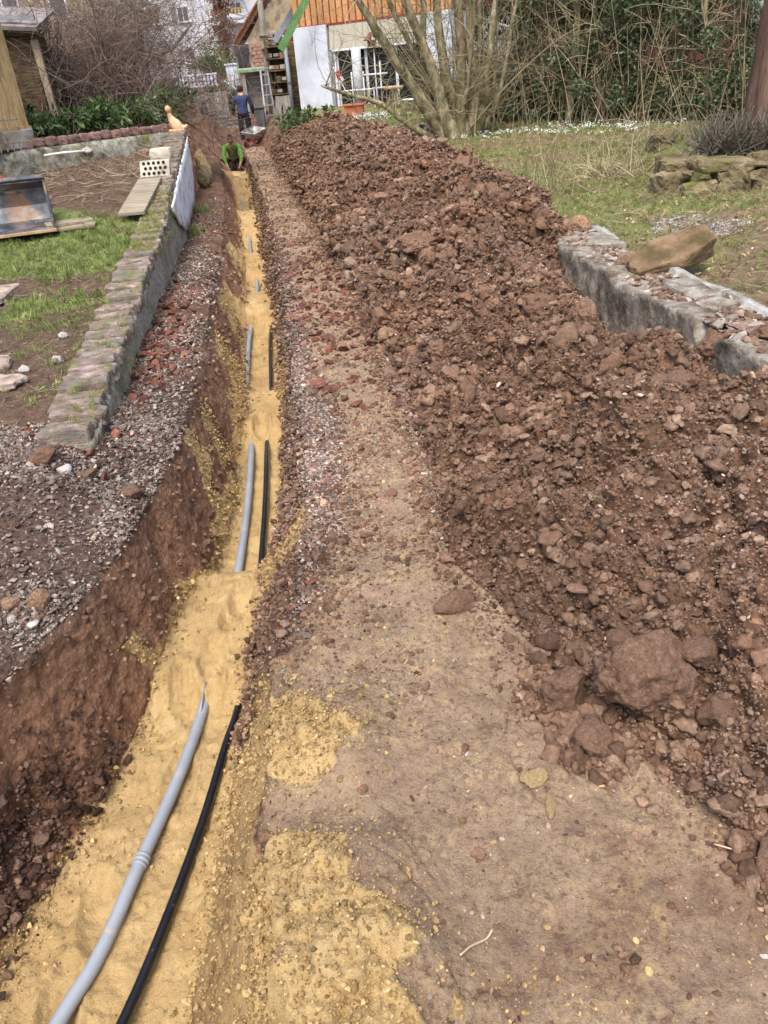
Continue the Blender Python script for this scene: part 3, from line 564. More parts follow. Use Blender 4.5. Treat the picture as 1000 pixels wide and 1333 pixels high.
def strip_wall(name, mat, parent, yv, xr, thick, zb, zt, rough=.012, seed=1, nz_=8):
    """a wall that follows xr(y): right face, top, left face"""
    yv = np.asarray(yv); n = len(yv); prof = [(0, k/nz_) for k in range(nz_+1)]+[(.5, 1)]+[(1, 1-k/nz_) for k in range(nz_+1)]
    V = []
    for y in yv:
        for a, t in prof: V.append((xr(y)-a*thick, y, zb(y)+(zt(y)-zb(y))*t))
    V = np.array(V, float); m = len(prof); n3 = fbm(V[:, 0], V[:, 1], V[:, 2], 7, 4, .6, seed); V[:, 0] += rough*2*n3; V[:, 2] += rough*n3
    idx = np.arange(n*m).reshape(n, m); F = np.stack([idx[:-1, :-1], idx[:-1, 1:], idx[1:, 1:], idx[1:, :-1]], -1).reshape(-1, 4)[:, ::-1]
    me = np_mesh(name, V, F); bm = bmesh.new(); bm.from_mesh(me); bm.verts.ensure_lookup_table()
    bm.faces.new([bm.verts[i] for i in range(m)]); bm.faces.new([bm.verts[(n-1)*m+i] for i in range(m-1, -1, -1)]); bmesh.ops.recalc_face_normals(bm, faces=bm.faces[:]); bm.to_mesh(me); bm.free()
    return link(name, me, mat, parent)
lw = thing('garden_wall', 'long low garden wall with stone coping and a whitewashed far end', 'wall', (0, 0, 0))
strip_wall('wall_body', m_rough, lw, np.linspace(3.56, 15.5, 160), LWX, .24, lambda y: -.15, lambda y: LWZ(y)-.055, .02, 3)
cop = [slab_mesh('coping_stone', (.27, .125, .085), 400+i, 6, .09, -2.2) for i in range(9)]
y = 3.56; k = 0
while y < 15.5:
    w = random.uniform(.095, .145)*(1 if y < 9 else 1.3); o = link('coping_stone', cop[k % 9], m_cop, lw)
    yc = y+w/2; sl = math.atan2(LWZ(yc+.1)-LWZ(yc-.1), .2); yaw = math.atan2(LWX(yc+.1)-LWX(yc-.1), .2)
    o.location = (LWX(yc)-.125+random.uniform(-.02, .02), yc, LWZ(yc)-.035+random.uniform(-.014, .014)); o.rotation_euler = (sl+random.uniform(-.10, .10), random.uniform(-.07, .07), -yaw+random.uniform(-.10, .10))
    o.scale = (random.uniform(.92, 1.08), w/.13, random.uniform(.8, 1.2)); y += w+.006; k += 1
# limewash: a coat with a ragged lower edge on the face towards the trench
yl = np.linspace(9.0, 15.0, 120); rg = np.random.default_rng(3)
bot = tab(yl, 9.0,.50, 9.5,.24, 10.4,.10, 12,.05, 13.4,.08, 15.0,.5)+.06*fbm(yl, 0*yl, 0*yl, 3, 3, .6, 9)+.03*rg.random(120)
lb = MB(); top = [LWZ(q)-.07 for q in yl]
vs = [(LWX(q)+.034+.010*float(noise3(0, q, z_, 5, 77)), q, z_) for q, b0, t0 in zip(yl, bot, top) for z_ in np.linspace(b0, t0, 7)]
fs = [(i*7+j, (i+1)*7+j, (i+1)*7+j+1, i*7+j+1) for i in range(119) for j in range(6)]
o = lb.add(vs, fs).build('limewash', m_lime, lw, True); o['label'] = 'flaking whitewash on the upper end of the wall face'
sm = o.modifiers.new('thickness', 'SOLIDIFY'); sm.thickness = .02; sm.offset = 0
for k in range(9):                                        # bare bricks beside the whitewash
    for j in range(2):
        box('brick', m_brickface, lw, (LWX(14.75+.13*j)+.015, 14.72+.16*j+.03*(k % 2), .12+k*.095), (.05, .145, .08), (0, 0, -.14), .004)
# raised bed edging along the far side of the plot
bw_ = thing('bed_wall', 'mossy low retaining wall with red edging stones below the laurels', 'wall', (BX0, BY0, 0))
L = math.hypot(BX1-BX0, BY1-BY0); ang = math.atan2(BY1-BY0, BX1-BX0); bw_.rotation_euler = (0, 0, ang)
m_bedw = pmat('mossy_render', [C(98, 94, 84), C(150, 146, 134), C(180, 174, 160)], 14, 6, .95, .7, 45, .012, vary=0, dirt=C(86, 84, 60), dirt_scale=4, moss=C(120, 122, 40), moss_amt=.35)
def bed_body():
    V = []; n = 90
    for i in range(n):
        x = L*i/(n-1)
        for yq, zq in ((-.16, .6), (-.15, .8), (-.14, .98), (-.10, 1.03), (.02, 1.04), (.06, 1.03)): V.append((x, yq, zq))
    V = np.array(V); q = fbm(V[:, 0], V[:, 1], V[:, 2], 5, 4, .6, 13); V[:, 1] += .05*q; V[:, 2] += .02*q
    idx = np.arange(n*6).reshape(n, 6); F = np.stack([idx[:-1, :-1], idx[1:, :-1], idx[1:, 1:], idx[:-1, 1:]], -1).reshape(-1, 4)
    return np_mesh('wall_body', V, F)
link('wall_body', bed_body(), m_bedw, bw_)
m_edg = pmat('edging_stone', [C(106, 80, 74), C(134, 106, 96), C(150, 126, 116)], 10, 5, .9, .5, 40, .01, vary=.2, moss=C(118, 116, 44), moss_amt=.12)
edg = [slab_mesh('edging_stone', (.185, .13, .13), 450+i, 3, .08, .4) for i in range(5)]
k = 0; x = .05
while x < L-.1:
    o = link('edging_stone', edg[k % 5], m_edg, bw_, (x+.095, .0+random.uniform(-.01, .01), 1.10+random.uniform(-.01, .01))); o.rotation_euler = (random.uniform(-.06, .06), random.uniform(-.06, .06), random.uniform(-.08, .08)); x += .198; k += 1
# right retaining wall: stone face, back kerb, rubble between
rw = thing('retaining_wall', 'broken whitish retaining wall with rubble on top beside the soil heap', 'wall')
m_plast = pmat('crumbling_plaster', [C(110, 98, 84), C(152, 142, 127), C(190, 184, 174)], 9, 8, .95, 1, 30, .03, vary=0, nrough=.75, dirt=C(98, 82, 66), dirt_scale=7, moss=C(80, 84, 40), moss_amt=.12)
def face_top(y): return .345+.02*float(noise3(0, y, 0, 4, 5))-.12*math.exp(-((y-3.86)/.12)**2)
strip_wall('wall_face', m_plast, rw, np.linspace(2.2, 6.75, 130), RWX, -.17, lambda y: -.1, face_top, .018, 7, 14)
for (y0, y1) in ((2.3, 3.35), (3.36, 4.42), (4.43, 5.35), (6.0, 6.85)):
    n_ = 14; strip_wall('kerb', pmat('kerb_concrete', [C(150, 146, 138), C(186, 184, 178)], 30, 5, .9, .4, vary=.05, dirt=C(120, 112, 96), dirt_scale=6), rw, np.linspace(y0, y1, n_), lambda y: RWX(y)+.44, .055, lambda y: .1, lambda y: .365+.008*math.sin(y*9), .004, 8, 3)
m_fill = pmat('wall_rubble_fill', [C(110, 84, 70), C(146, 118, 102), C(178, 158, 146)], 22, 6, .95, 1, 50, .03, vary=0)
sheet('fill', 0, 0, 2.2, 6.8, 24, 200, lambda x, y: .305+.03*fbm(x, y, 0*x, 9, 3, .6, 341)+.04*np.exp(-((y-3.75)/.35)**2)+.03*np.exp(-((y-5.55)/.4)**2), m_fill, lambda y: RWX(y)+.13, lambda y: RWX(y)+.39).parent = rw
del bpy.data.objects['fill']['kind']
def flake(cx, cy, w, l, h, rz, seed, z=.335):
    o = link('mortar_cap', slab_mesh('mortar_cap', (w, l, h), seed, 4, .2, .5), m_plast, rw, (cx, cy, z)); o.rotation_euler = (random.uniform(-.05, .05), random.uniform(-.05, .05), rz); return o
for a in ((1.97, 4.62, .22, .42, .06, .1, 471), (1.96, 4.27, .2, .2, .05, .4, 472), (1.90, 6.25, .26, .5, .07, -.08, 473), (1.72, 6.5, .2, .3, .06, 0, 474), (2.0, 3.2, .2, .4, .05, .1, 475), (1.98, 2.9, .25, .2, .05, .1, 476)): flake(*a)
# ---------------------------------------------------------------- pipes in the trench
def curve_pts(pts, n=8):
    """Catmull-Rom through pts"""
    P_ = [Vector(p) for p in pts]; P_ = [2*P_[0]-P_[1]]+P_+[2*P_[-1]-P_[-2]]; out = []
    for i in range(1, len(P_)-2):
        a, b, c, d = P_[i-1:i+3]
        for k in range(n):
            t = k/n; out.append(.5*((2*b)+(c-a)*t+(2*a-5*b+4*c-d)*t*t+(3*b-a-3*c+d)*t**3))
    return out+[P_[-2]]
m_pgrey = pmat('grey_conduit', [C(138, 144, 152), C(152, 158, 166)], 5, 4, .42, .08, 30, .004, vary=0, spec=.5, dirt=C(190, 168, 128), dirt_scale=16, dlo=.58)
m_pblack = pmat('black_pipe', [C(18, 19, 22), C(28, 29, 33)], 6, 4, .24, .06, 30, .004, vary=0, spec=.5, dirt=C(120, 106, 82), dirt_scale=24, dlo=.62)
zp = ZF+.030
gp = thing('grey_conduit', 'grey plastic conduit lying on the yellow sand of the trench', 'pipe', (-.87, 1.61, ZF))
bp = thing('black_pipe', 'glossy black pipe lying beside the grey conduit in the trench', 'pipe', (-.70, 1.73, ZF))
KP = KD
gpts = [(x*KP, y*KP, z) for x, y, z in ((-1.20, .45, zp+.01), (-1.06, .85, zp+.01), (-.98, 1.15, zp+.008), (-.92, 1.33, zp+.006), (-.87, 1.61, zp+.012), (-.82, 1.93, zp), (-.79, 2.25, zp-.01), (-.775, 2.75, zp-.02), (-.765, 3.19, zp-.012), (-.79, 3.95, zp+.01), (-.87, 4.9, zp), (-.95, 5.4, zp-.03), (-1.02, 5.95, zp), (-1.14, 7.16, zp+.01), (-1.20, 8.0, zp), (-1.26, 9.2, zp+.03), (-1.40, 10.3, zp), (-1.66, 12.1, zp+.01), (-2.02, 15, zp), (-2.5, 18, zp), (-2.95, 21, zp))]
bpts = [(x*KP, y*KP, z) for x, y, z in ((-1.02, .4, zp), (-.89, .85, zp), (-.81, 1.13, zp), (-.76, 1.36, zp), (-.70, 1.73, zp), (-.665, 2.09, zp), (-.645, 2.33, zp-.015), (-.635, 2.8, zp-.02), (-.645, 3.19, zp-.002), (-.69, 4.02, zp+.016), (-.76, 4.9, zp+.008), (-.78, 5.5, zp-.02), (-.835, 6.08, zp+.01), (-.95, 7.35, zp+.012), (-1.02, 8.4, zp-.02), (-1.15, 9.47, zp), (-1.55, 12.6, zp), (-2.2, 17, zp))]
def pipe(name, pts, r, mat, root, n=18):
    o_ = Vector(root.location); return MB().tube([p-o_ for p in curve_pts(pts, 10)], r, n).build(name, mat, root, True)
pipe('pipe', gpts, .0225, m_pgrey, gp); pipe('pipe', bpts, .0165, m_pblack, bp)
gc = curve_pts(gpts, 40)
def ring(y, r, w, parent, mat, nm):
    j = min(range(len(gc)), key=lambda i: abs(gc[i].y-y*KP)); d = (gc[j+1]-gc[j-1]).normalized(); o_ = Vector(parent.location); p = gc[j]-o_
    MB().tube([p-d*w, p-d*w*.55, p+d*w*.55, p+d*w], [r*.97, r*1.03, r*1.03, r*.97], 20).build(nm, mat, parent, True)
ring(1.604, .0258, .004, gp, m_pgrey, 'coupling_ring'); ring(1.619, .0272, .005, gp, m_pgrey, 'coupling_ring'); ring(1.635, .0262, .005, gp, m_pgrey, 'coupling_ring')
j = min(range(len(gc)), key=lambda i: abs(gc[i].y-2.27*KP)); o_ = Vector(gp.location)
MB().tube([gc[j]-o_+Vector((0, 0, .018)), gc[j]-o_+Vector((.002, .05, .034)), gc[j]-o_+Vector((.003, .10, .050)), gc[j]-o_+Vector((.010, .14, .062))], [.007, .005, .0045, .002], 6).build('pull_cord', m_pgrey, gp, True)
# ---------------------------------------------------------------- single clods and stones that can be told apart
m_clod = pmat('clod_soil', [C(92, 68, 53), C(118, 90, 72), C(138, 108, 88), C(164, 135, 113)], 9, 10, .95, .7, 18, .03, vary=.10, nrough=.75)
m_stone = pmat('sandstone', [C(128, 94, 72), C(160, 124, 96), C(182, 150, 122)], 4, 6, .9, .6, 12, .04, vary=.08, dirt=C(120, 100, 78))
m_pale = pmat('pale_stone', [C(160, 152, 144), C(196, 190, 182)], 5, 5, .85, .4, 12, .03, vary=.08)
m_sandclod = pmat('sand_clod', [C(176, 146, 98), C(204, 174, 124), C(220, 194, 148)], 6, 6, .95, .8, 14, .04, vary=.05)
def clod(x, y, r, seed, label, mat=None, sink=.35, sq=(1, 1, .8), z=None, name='soil_clod', cat='clod', group=None, rz=None, sub=4, planes=5):
    me = crumb_mesh(name, 5 if r > .07 else 4, seed+900, sq, .8) if name in ('soil_clod', 'sand_lump') else rock_mesh(name, sub, seed, .35, planes, sq, .14, True); me.materials.append(mat or m_clod)
    zz_, _ = surf(x, y) if z is None else (z, None)
    o = link(name, me, None); o.location = (x, y, zz_+r*sq[2]*(1-2*sink)); o.scale = (r, r, r); o.rotation_euler = (0, 0, seed if rz is None else rz); return tag(o, label, cat, group)
G_ = 'large clods on the soil heap'
clod(.655, 1.555, .135, 1, 'largest round clod at the foot of the soil heap beside the path', sq=(1.1, 1, .85), sink=.25, group=G_)
clod(.475, 1.63, .075, 2, 'clod just path-side of the largest round clod', sink=.25, group=G_)
clod(.505, 1.455, .052, 3, 'small cracked clod lying on the path edge below the largest clod', sink=.25, group=G_)
clod(.83, 1.45, .062, 4, 'angular clod on the uphill side of the largest clod', sink=.2, group=G_)
clod(.81, 1.60, .058, 5, 'flat-topped clod leaning behind the largest clod', sink=.2, group=G_)
clod(.56, 1.80, .056, 6, 'lumpy clod above the pair of big clods on the heap', sink=.3, group=G_)
clod(.68, 1.82, .062, 7, 'rounded clod directly above the largest clod', sink=.3, group=G_)
clod(.93, 1.33, .055, 8, 'clod by the photo edge level with the largest clod', sink=.25, group=G_)
clod(.80, 1.06, .06, 9, 'reddish clod at the lower right end of the heap', sink=.4, group=G_)
clod(.45, 6.55, .17, 10, 'broad flat slab of soil on the upper heap slope', sq=(1.2, .9, .5), sink=.3, group=G_)
clod(1.24, 4.30, .17, 11, 'big brown clod in front of the broken wall face', sink=.35, group=G_)
clod(.98, 4.42, .12, 12, 'clod left of the big one facing the broken wall', sink=.35, group=G_)
clod(1.54, 3.98, .10, 13, 'split clod lying in the hollow below the broken wall', sink=.3, group=G_)
clod(1.16, 6.9, .14, 14, 'clod on the heap shoulder near the stone on the wall end', sink=.35, group=G_)
clod(1.05, 8.2, .16, 15, 'clod on the crest of the heap before the lawn', sink=.35, group=G_)
clod(.22, 2.12, .055, 16, 'clod sticking out of the heap foot where the path narrows', sink=.3, group=G_)
clod(1.2, 2.9, .085, 17, 'clod half sunk in the middle of the near heap', sink=.4, group=G_)
clod(1.80, 3.84, .115, 18, 'brown clod jammed in the broken gap of the right wall', z=.20, sink=.3, group='clods on the right wall')
clod(1.97, 3.62, .10, 19, 'clod resting on the wall top nearest the photo edge', z=.31, sink=.25, group='clods on the right wall')
clod(1.80, 5.35, .085, 20, 'clod on the wall top beside the leaning slab', z=.31, sink=.2, group='clods on the right wall')
clod(1.93, 7.0, .10, 21, 'tan boulder lying at the far end of the right wall', m_stone, z=.30, sink=.2, name='boulder', cat='boulder', planes=8)
G_ = 'loose stones on the gravel bank'
clod(-1.17, 3.24, .05, 22, 'round brown clod alone on the grey gravel', sink=.15, group=G_)
clod(-1.30, 2.37, .042, 23, 'tan clod among pale stones at the left photo edge', m_stone, sink=.2, group=G_, name='stone', cat='stone')
clod(-1.29, 2.26, .022, 24, 'small white stone below the tan clod', m_pale, sink=.15, group=G_, name='stone', cat='stone', sub=3, planes=9)
clod(-1.40, 2.36, .036, 25, 'pinkish stone left of the tan clod', m_stone, sink=.2, group=G_, name='stone', cat='stone', sub=3)
clod(-1.42, 2.26, .032, 26, 'pink stone below the pinkish one at the photo edge', m_stone, sink=.2, group=G_, name='stone', cat='stone', sub=3)
clod(-1.60, 3.40, .065, 27, 'brown stone at the foot of the coping end', sink=.25, group=G_, name='stone', cat='stone')
clod(-1.40, 3.36, .05, 28, 'brown stone closest to the wall corner', sink=.25, group=G_, name='stone', cat='stone')
clod(-1.49, 3.33, .04, 29, 'grey stone between two brown stones at the wall end', m_pale, sink=.25, group=G_, name='stone', cat='stone', sub=3, planes=9)
for k, (x, y, r, lb_) in enumerate(((.33, 1.365, .034, 'flat yellow sand lump on the path before the clods'), (.345, 1.285, .028, 'thin yellow sand lump just below the other one'), (1.0, 4.62, .07, 'yellow sand lump in the soil heap'))):
    clod(x, y, r, 40+k, lb_, m_sandclod, sq=(1.4, .75, .35), sink=.3, rz=.4+k, name='sand_lump', cat='sand lump', group='sand lumps')
# sandstone slab leaning on the right wall
sl_me = slab_mesh('stone_slab', (.58, .28, .14), 61, 9, .10, -1.5)
for v_ in sl_me.vertices: v_.co.z *= .55+.6*(v_.co.x+.29)/.58; v_.co.y *= 1-.35*abs(v_.co.x)/.29
sl = link('stone_slab', sl_me, pmat('red_sandstone', [C(98, 80, 58), C(126, 102, 76), C(150, 124, 98)], 5, 8, .92, .9, 20, .03, vary=0, nrough=.7, dirt=C(84, 74, 46), dirt_scale=6))
sl.location = (2.05, 5.2, .43); sl.rotation_euler = (R(24), R(-12), R(12)); tag(sl, 'reddish sandstone slab lying tilted across the right wall', 'stone slab')
# pebbles on the wall fill and a patch of pebbles on the lawn
def scatter_xy(name, coll, n, fx, fy, fz, s0, s1, cols, mat, label, cat, seed, flat=.8, up=.2, keep=None, nv=8):
    rg = np.random.default_rng(seed); y = fy(rg.random(n)); x = fx(rg.random(n), y)
    if keep is not None: k_ = keep(x, y, rg.random(n)); x, y = x[k_], y[k_]
    n = len(x); s = s0*(s1/s0)**(rg.random(n)**2); z = fz(x, y)+s*up; cc = lin(cols)[rg.integers(0, len(cols), n)]*(1+.2*rg.normal(size=(n, 1))).clip(.5, 1.6)
    sc = s[:, None]*np.stack([np.ones(n), rg.uniform(.8, 1.2, n), flat*rg.uniform(.7, 1.2, n)], 1)
    return scatter(name, coll, nv, np.stack([x, y, z], 1), sc, np.stack([rg.normal(size=n)*.35, rg.normal(size=n)*.35, rg.uniform(0, 6.28, n)], 1), cc, mat, label, cat, seed=seed)
wfz = lambda x, y: .325+.02*fbm(x, y, 0*x, 9, 3, .6, 341)
scatter_xy('wall_rubble', cl_peb, 2600, lambda u, y: RWX(y)+.06+.34*u, lambda u: 2.5+4.2*u, wfz, .010, .05, [(112, 88, 72), (126, 102, 86), (140, 118, 102), (168, 158, 148), (152, 138, 126)], m_peb, 'crumbled stone and soil along the top of the right wall', 'rubble', 71)
scatter_xy('lawn_pebbles', cl_peb, 3500, lambda u, y: 2.35+.9*u+.25*(y-6.2), lambda u: 6.25+1.15*u, lawn_z, .010, .020, [(150, 140, 132), (176, 168, 160), (120, 110, 104)], m_peb, 'patch of small grey pebbles on the lawn behind the stone slab', 'pebbles', 72,
           keep=lambda x, y, r: ((x-2.75)/.55)**2+((y-6.8)/.5)**2+.5*noise3(x, y, 0*x, 4, 9) < .8)
# ---------------------------------------------------------------- dry stone rockery with lavender
m_rockery = pmat('rockery_stone', [C(86, 76, 58), C(124, 110, 84), C(160, 144, 114)], 3, 7, .92, .9, 12, .05, vary=.12, nrough=.7, dirt=C(78, 68, 48), dirt_scale=2.5, moss=C(110, 112, 40), moss_amt=.4)
for k, (x, y, z, s, lb_) in enumerate((
    (3.32, 8.78, .40, (.28, .3, .24), 'mossy boulder at the left end of the rockery'), (3.48, 9.0, .55, (.36, .36, .22), 'big yellowish mossy stone on top of the rockery end'),
    (3.52, 8.42, .36, (.36, .26, .2), 'low stone at the front foot of the rockery'), (3.86, 8.42, .40, (.34, .3, .3), 'upright block under the long slab of the rockery'),
    (4.22, 8.42, .39, (.42, .3, .26), 'rounded block right of the upright one in the rockery'), (3.78, 8.50, .60, (.62, .36, .13), 'pale flat slab capping the rockery'),
    (4.45, 8.50, .59, (.76, .4, .14), 'brown long slab capping the rockery by the tree'), (4.72, 8.5, .38, (.4, .3, .25), 'block at the right end of the rockery'),
    (5.1, 9.55, .78, (.42, .3, .3), 'tan stone against the tree trunk behind the lavender'), (4.05, 11.0, .60, (.3, .26, .22), 'grey stone in the weeds behind the rockery'))):
    o = link('rockery_stone', slab_mesh('rockery_stone', s, 500+k, 6, .20, .2), m_rockery, None, (x, y, z-.05)); o.rotation_euler = (random.uniform(-.12, .12), random.uniform(-.1, .1), random.uniform(-.3, .3)); tag(o, lb_, 'stone', 'stones of the rockery')
# ---------------------------------------------------------------- things on the garden plot
gz = lambda x, y: float(gard_z(np.array([x]), np.array([y]))[0])
m_steel = pmat('worn_steel', [C(58, 60, 64), C(92, 94, 98), C(150, 150, 150)], 5, 7, .5, .3, 20, .01, metal=.4, vary=0, dirt=C(122, 92, 66), dirt_scale=3)
m_bout = pmat('bucket_paint', [C(52, 56, 64), C(74, 79, 88)], 6, 5, .5, .2, metal=.2, vary=0, dirt=C(130, 108, 84), dirt_scale=5)
m_edge = pmat('earthy_steel_edge', [C(150, 116, 84), C(188, 156, 122)], 8, 6, .8, .4, vary=0)
bk = thing('excavator_bucket', 'dark steel excavator bucket lying open side up on the plot', 'excavator bucket', (-3.72, 8.4, gz(-3.72, 8.4)+.05), R(19)); bk.scale = (.95, .95, .95)
prof = [(-.42, .02), (.05, .00), (.28, .05), (.40, .20), (.40, .38), (.30, .46)]           # side section: floor, rounded back, lip
def bucket_shell():
    w = .62; m = MB(); n = len(prof); V = []
    for x in (-w, w):
        V += [(x, a, z) for a, z in prof]
    m.add(V, [(i, n+i, n+i+1, i+1) for i in range(n-1)])
    return m
o = bucket_shell().build('shell', m_steel, bk); sm = o.modifiers.new('s', 'SOLIDIFY'); sm.thickness = .03; sm.offset = 0
for s in (-1, 1):
    m = MB(); q = [(a, z) for a, z in prof]+[(-.42, .10)]
    V = [(s*.62-.012*s, a, z) for a, z in q]+[(s*.62+.012*s, a, z) for a, z in q]; n = len(q)
    # cheek plate: closed polygon floor-back-lip-front
    m.add(V, [tuple(range(n))[::-1], tuple(range(n, 2*n))]+[(i, (i+1) % n, n+(i+1) % n, n+i) for i in range(n)]); m.build('side_plate', m_bout, bk)
MB().box((0, -.44, .02), (1.28, .09, .03), (R(-4), 0, 0)).build('cutting_edge', m_edge, bk, bevel=.004)
MB().box((0, .33, .47), (1.27, .10, .05), (R(-30), 0, 0)).build('lip_bar', m_bout, bk, bevel=.01)
MB().box((.05, .48, .40), (.62, .16, .18), (R(-18), 0, 0), .9).build('hanger', m_bout, bk, bevel=.01)
m_rub = pmat('black_rubber', [C(20, 20, 22), C(34, 34, 36)], 8, 4, .55, .1, vary=0)
hs = thing('hydraulic_hose', 'black hose arching up behind the steel bucket', 'hose', (-4.0, 9.75, gz(-4.0, 9.75)))
MB().tube(curve_pts([(.12, -.55, .22), (.10, -.35, .42), (.02, -.1, .62), (-.16, .1, .80), (-.42, .2, .88), (-.75, .25, .86)], 8), .019, 10).build('hose', m_rub, hs, True)
rd = thing('red_coupler', 'small red coupling beside the bucket at the photo edge', 'coupling', (-4.28, 10.2, gz(-4.28, 10.2)+.1))
m_red = pmat('red_paint', [C(186, 40, 36), C(210, 60, 50)], 8, 4, .5, .1, vary=0)
MB().lathe([(.05, 0), (.07, .02), (.07, .10), (.05, .12), (.03, .18)], 12).build('body', m_red, rd); MB().box((-.08, 0, .06), (.12, .05, .05)).build('lever', m_red, rd, bevel=.006)
m_board = pmat('weathered_board', [C(120, 110, 92), C(152, 142, 122), C(174, 164, 146)], 6, 6, .9, .3, 20, .006, stretch=(1, 8, 8), vary=.08, dirt=C(120, 104, 84))
def board(x, y, l, w, h, rz, label, lift=.03, tilt=0, z=None, mat=None):
    o = box('board', mat or m_board, None, (x, y, (gz(x, y) if z is None else z)+lift), (l, w, h), (R(2) if l > w else math.atan(.155), R(tilt), R(rz)), .004); return tag(o, label, 'board', 'boards left on the plot')
board(-3.05, 8.38, .72, .22, .025, 12, 'pale board half under the bucket edge', .02, 0)
board(-2.98, 8.52, .46, .20, .03, 28, 'pale short board on the grass beside the bucket', .045, 0)
board(-2.34, 9.12, .27, 1.3, .035, 2, 'grey plank lying along the top of the garden wall', .06, 0, LWZ(9.15)-.02)
m_conc = pmat('pale_block', [C(168, 158, 140), C(196, 188, 172)], 12, 5, .95, .5, 40, .008, vary=.06, dirt=C(140, 130, 110))
hb = thing('perforated_brick', 'pale brick with rows of holes lying on the wall', 'brick', (-2.36, 10.05, LWZ(10.05)+.10), R(-4), None, (R(-28), 0, R(-4)))
MB().box((0, .045, .0), (.36, .06, .20)).build('body', m_conc, hb, bevel=.006)
m_dark = pmat('brick_hole', [C(24, 20, 18), C(34, 30, 26)], 9, 3, .95, 0, vary=0)  # for dark discs on the brick face: shade inside the holes put into colour
for r_ in range(3):
    for c_ in range(5):
        hx_ = -.13+.06*c_+.02*(r_ % 2); o = MB().lathe([(.019, -.004), (.019, .004)], 12).build('hole', m_dark, hb); o.location = (hx_, .0125, -.06+.06*r_); o.rotation_euler = (R(90), 0, 0)
bb = link('block', slab_mesh('block', (.31, .17, .16), 521, 3, .05, .1), m_conc, None, (-2.58, 11.55, LWZ(11.55)+.07)); bb.rotation_euler = (0, 0, R(-6)); tag(bb, 'plain pale block on the wall behind the holed brick', 'block')
m_terra = pmat('pale_terracotta', [C(204, 160, 122), C(226, 188, 150)], 7, 5, .9, .3, vary=0, dirt=C(180, 140, 108))
fg = thing('garden_figure', 'pale terracotta garden figure sitting on the far end of the wall', 'figure', (-3.05, 15.2, LWZ(15.3)-.01), R(-10)); fg.scale = (.72, .72, .8)
m = MB(); m.tube(curve_pts([(.17, 0, .05), (.06, 0, .10), (-.05, 0, .22), (-.10, 0, .34), (-.10, 0, .42)], 5), [.055, .07, .09, .105, .11, .115, .12, .12, .115, .105, .098, .09, .08, .07, .062, .058, .055, .052, .05, .05, .05], 14); m.build('body', m_terra, fg, True)
MB().lathe([(.02, -.075), (.065, -.05), (.08, 0), (.065, .05), (.02, .075)], 14, (-.115, 0, .45)).build('head', m_terra, fg, True)
MB().lathe([(.20, 0), (.21, .03), (.19, .06)], 20, (.02, 0, 0)).build('base', m_terra, fg)
MB().tube([(.12, 0, .09), (.24, 0, .08), (.30, 0, .12)], [.06, .045, .02], 8).build('tail', m_terra, fg, True)
o = MB().tube([(0, 0, 0), (.25, .12, .01), (.55, .28, .0)], .018, 8).build('stick', pmat('white_stick', [C(206, 202, 196), C(226, 222, 218)], 8, 3, .7, .1), None, True); o.location = (-4.75, 13.25, .93); tag(o, 'white stick lying at the foot of the bed wall', 'stick')
for k, (x, y, r_, lb_) in enumerate(((-4.28, 13.9, .09, 'pale stone on the low bed wall'), (-3.45, 14.3, .08, 'reddish stone before the mossy bed wall'), (-2.1, 5.3, .035, 'white stone in the bare soil of the plot'), (-1.95, 4.75, .035, 'white stone nearer the path end of the plot'), (-2.12, 4.62, .03, 'small white stone beside another in the plot'))):
    clod(x, y, r_, 60+k, lb_, m_pale if k != 1 else m_stone, z=gz(x, y)+(.12 if k == 0 else 0), sink=.2, name='stone', cat='stone', group='stones on the plot', sub=3)
m_slab = pmat('broken_slab', [C(136, 116, 104), C(166, 146, 132), C(184, 168, 156)], 7, 6, .92, .5, 25, .02, vary=.1, dirt=C(120, 98, 80), dirt_scale=6)
for k, (x, y, w, l, rz, lb_) in enumerate(((-2.42, 4.72, .34, .3, .3, 'pinkish paving slab broken at the photo edge'), (-2.2, 4.42, .3, .2, -.2, 'pale broken slab flake near the coping end'), (-3.0, 6.4, .3, .6, .1, 'pale slab lying beside the grass at the photo edge'))):
    o = link('paving_slab', slab_mesh('paving_slab', (w, l, .05), 530+k, 5, .2, .2), m_slab, None, (x, y, gz(x, y)+.02)); o.rotation_euler = (0, 0, rz); tag(o, lb_, 'paving slab', 'broken slabs on the plot')
bo = clod(-2.35, 4.30, .09, 70, 'brown boulder at the photo edge above the gravel', z=gz(-2.35, 4.3), sink=.15, name='boulder', cat='boulder')
clod(-2.88, 16.1, .19, 71, 'rounded grey boulder leaning on the far end of the whitewashed wall', m_rockery, z=.05, sink=.15, name='boulder', cat='boulder', sq=(.7, 1, 1.1))
clod(-3.05, 17.2, .2, 72, 'yellowish rock behind the grey boulder at the wall end', m_sandclod, z=.2, sink=.15, name='boulder', cat='boulder', sq=(.7, 1.1, 1))

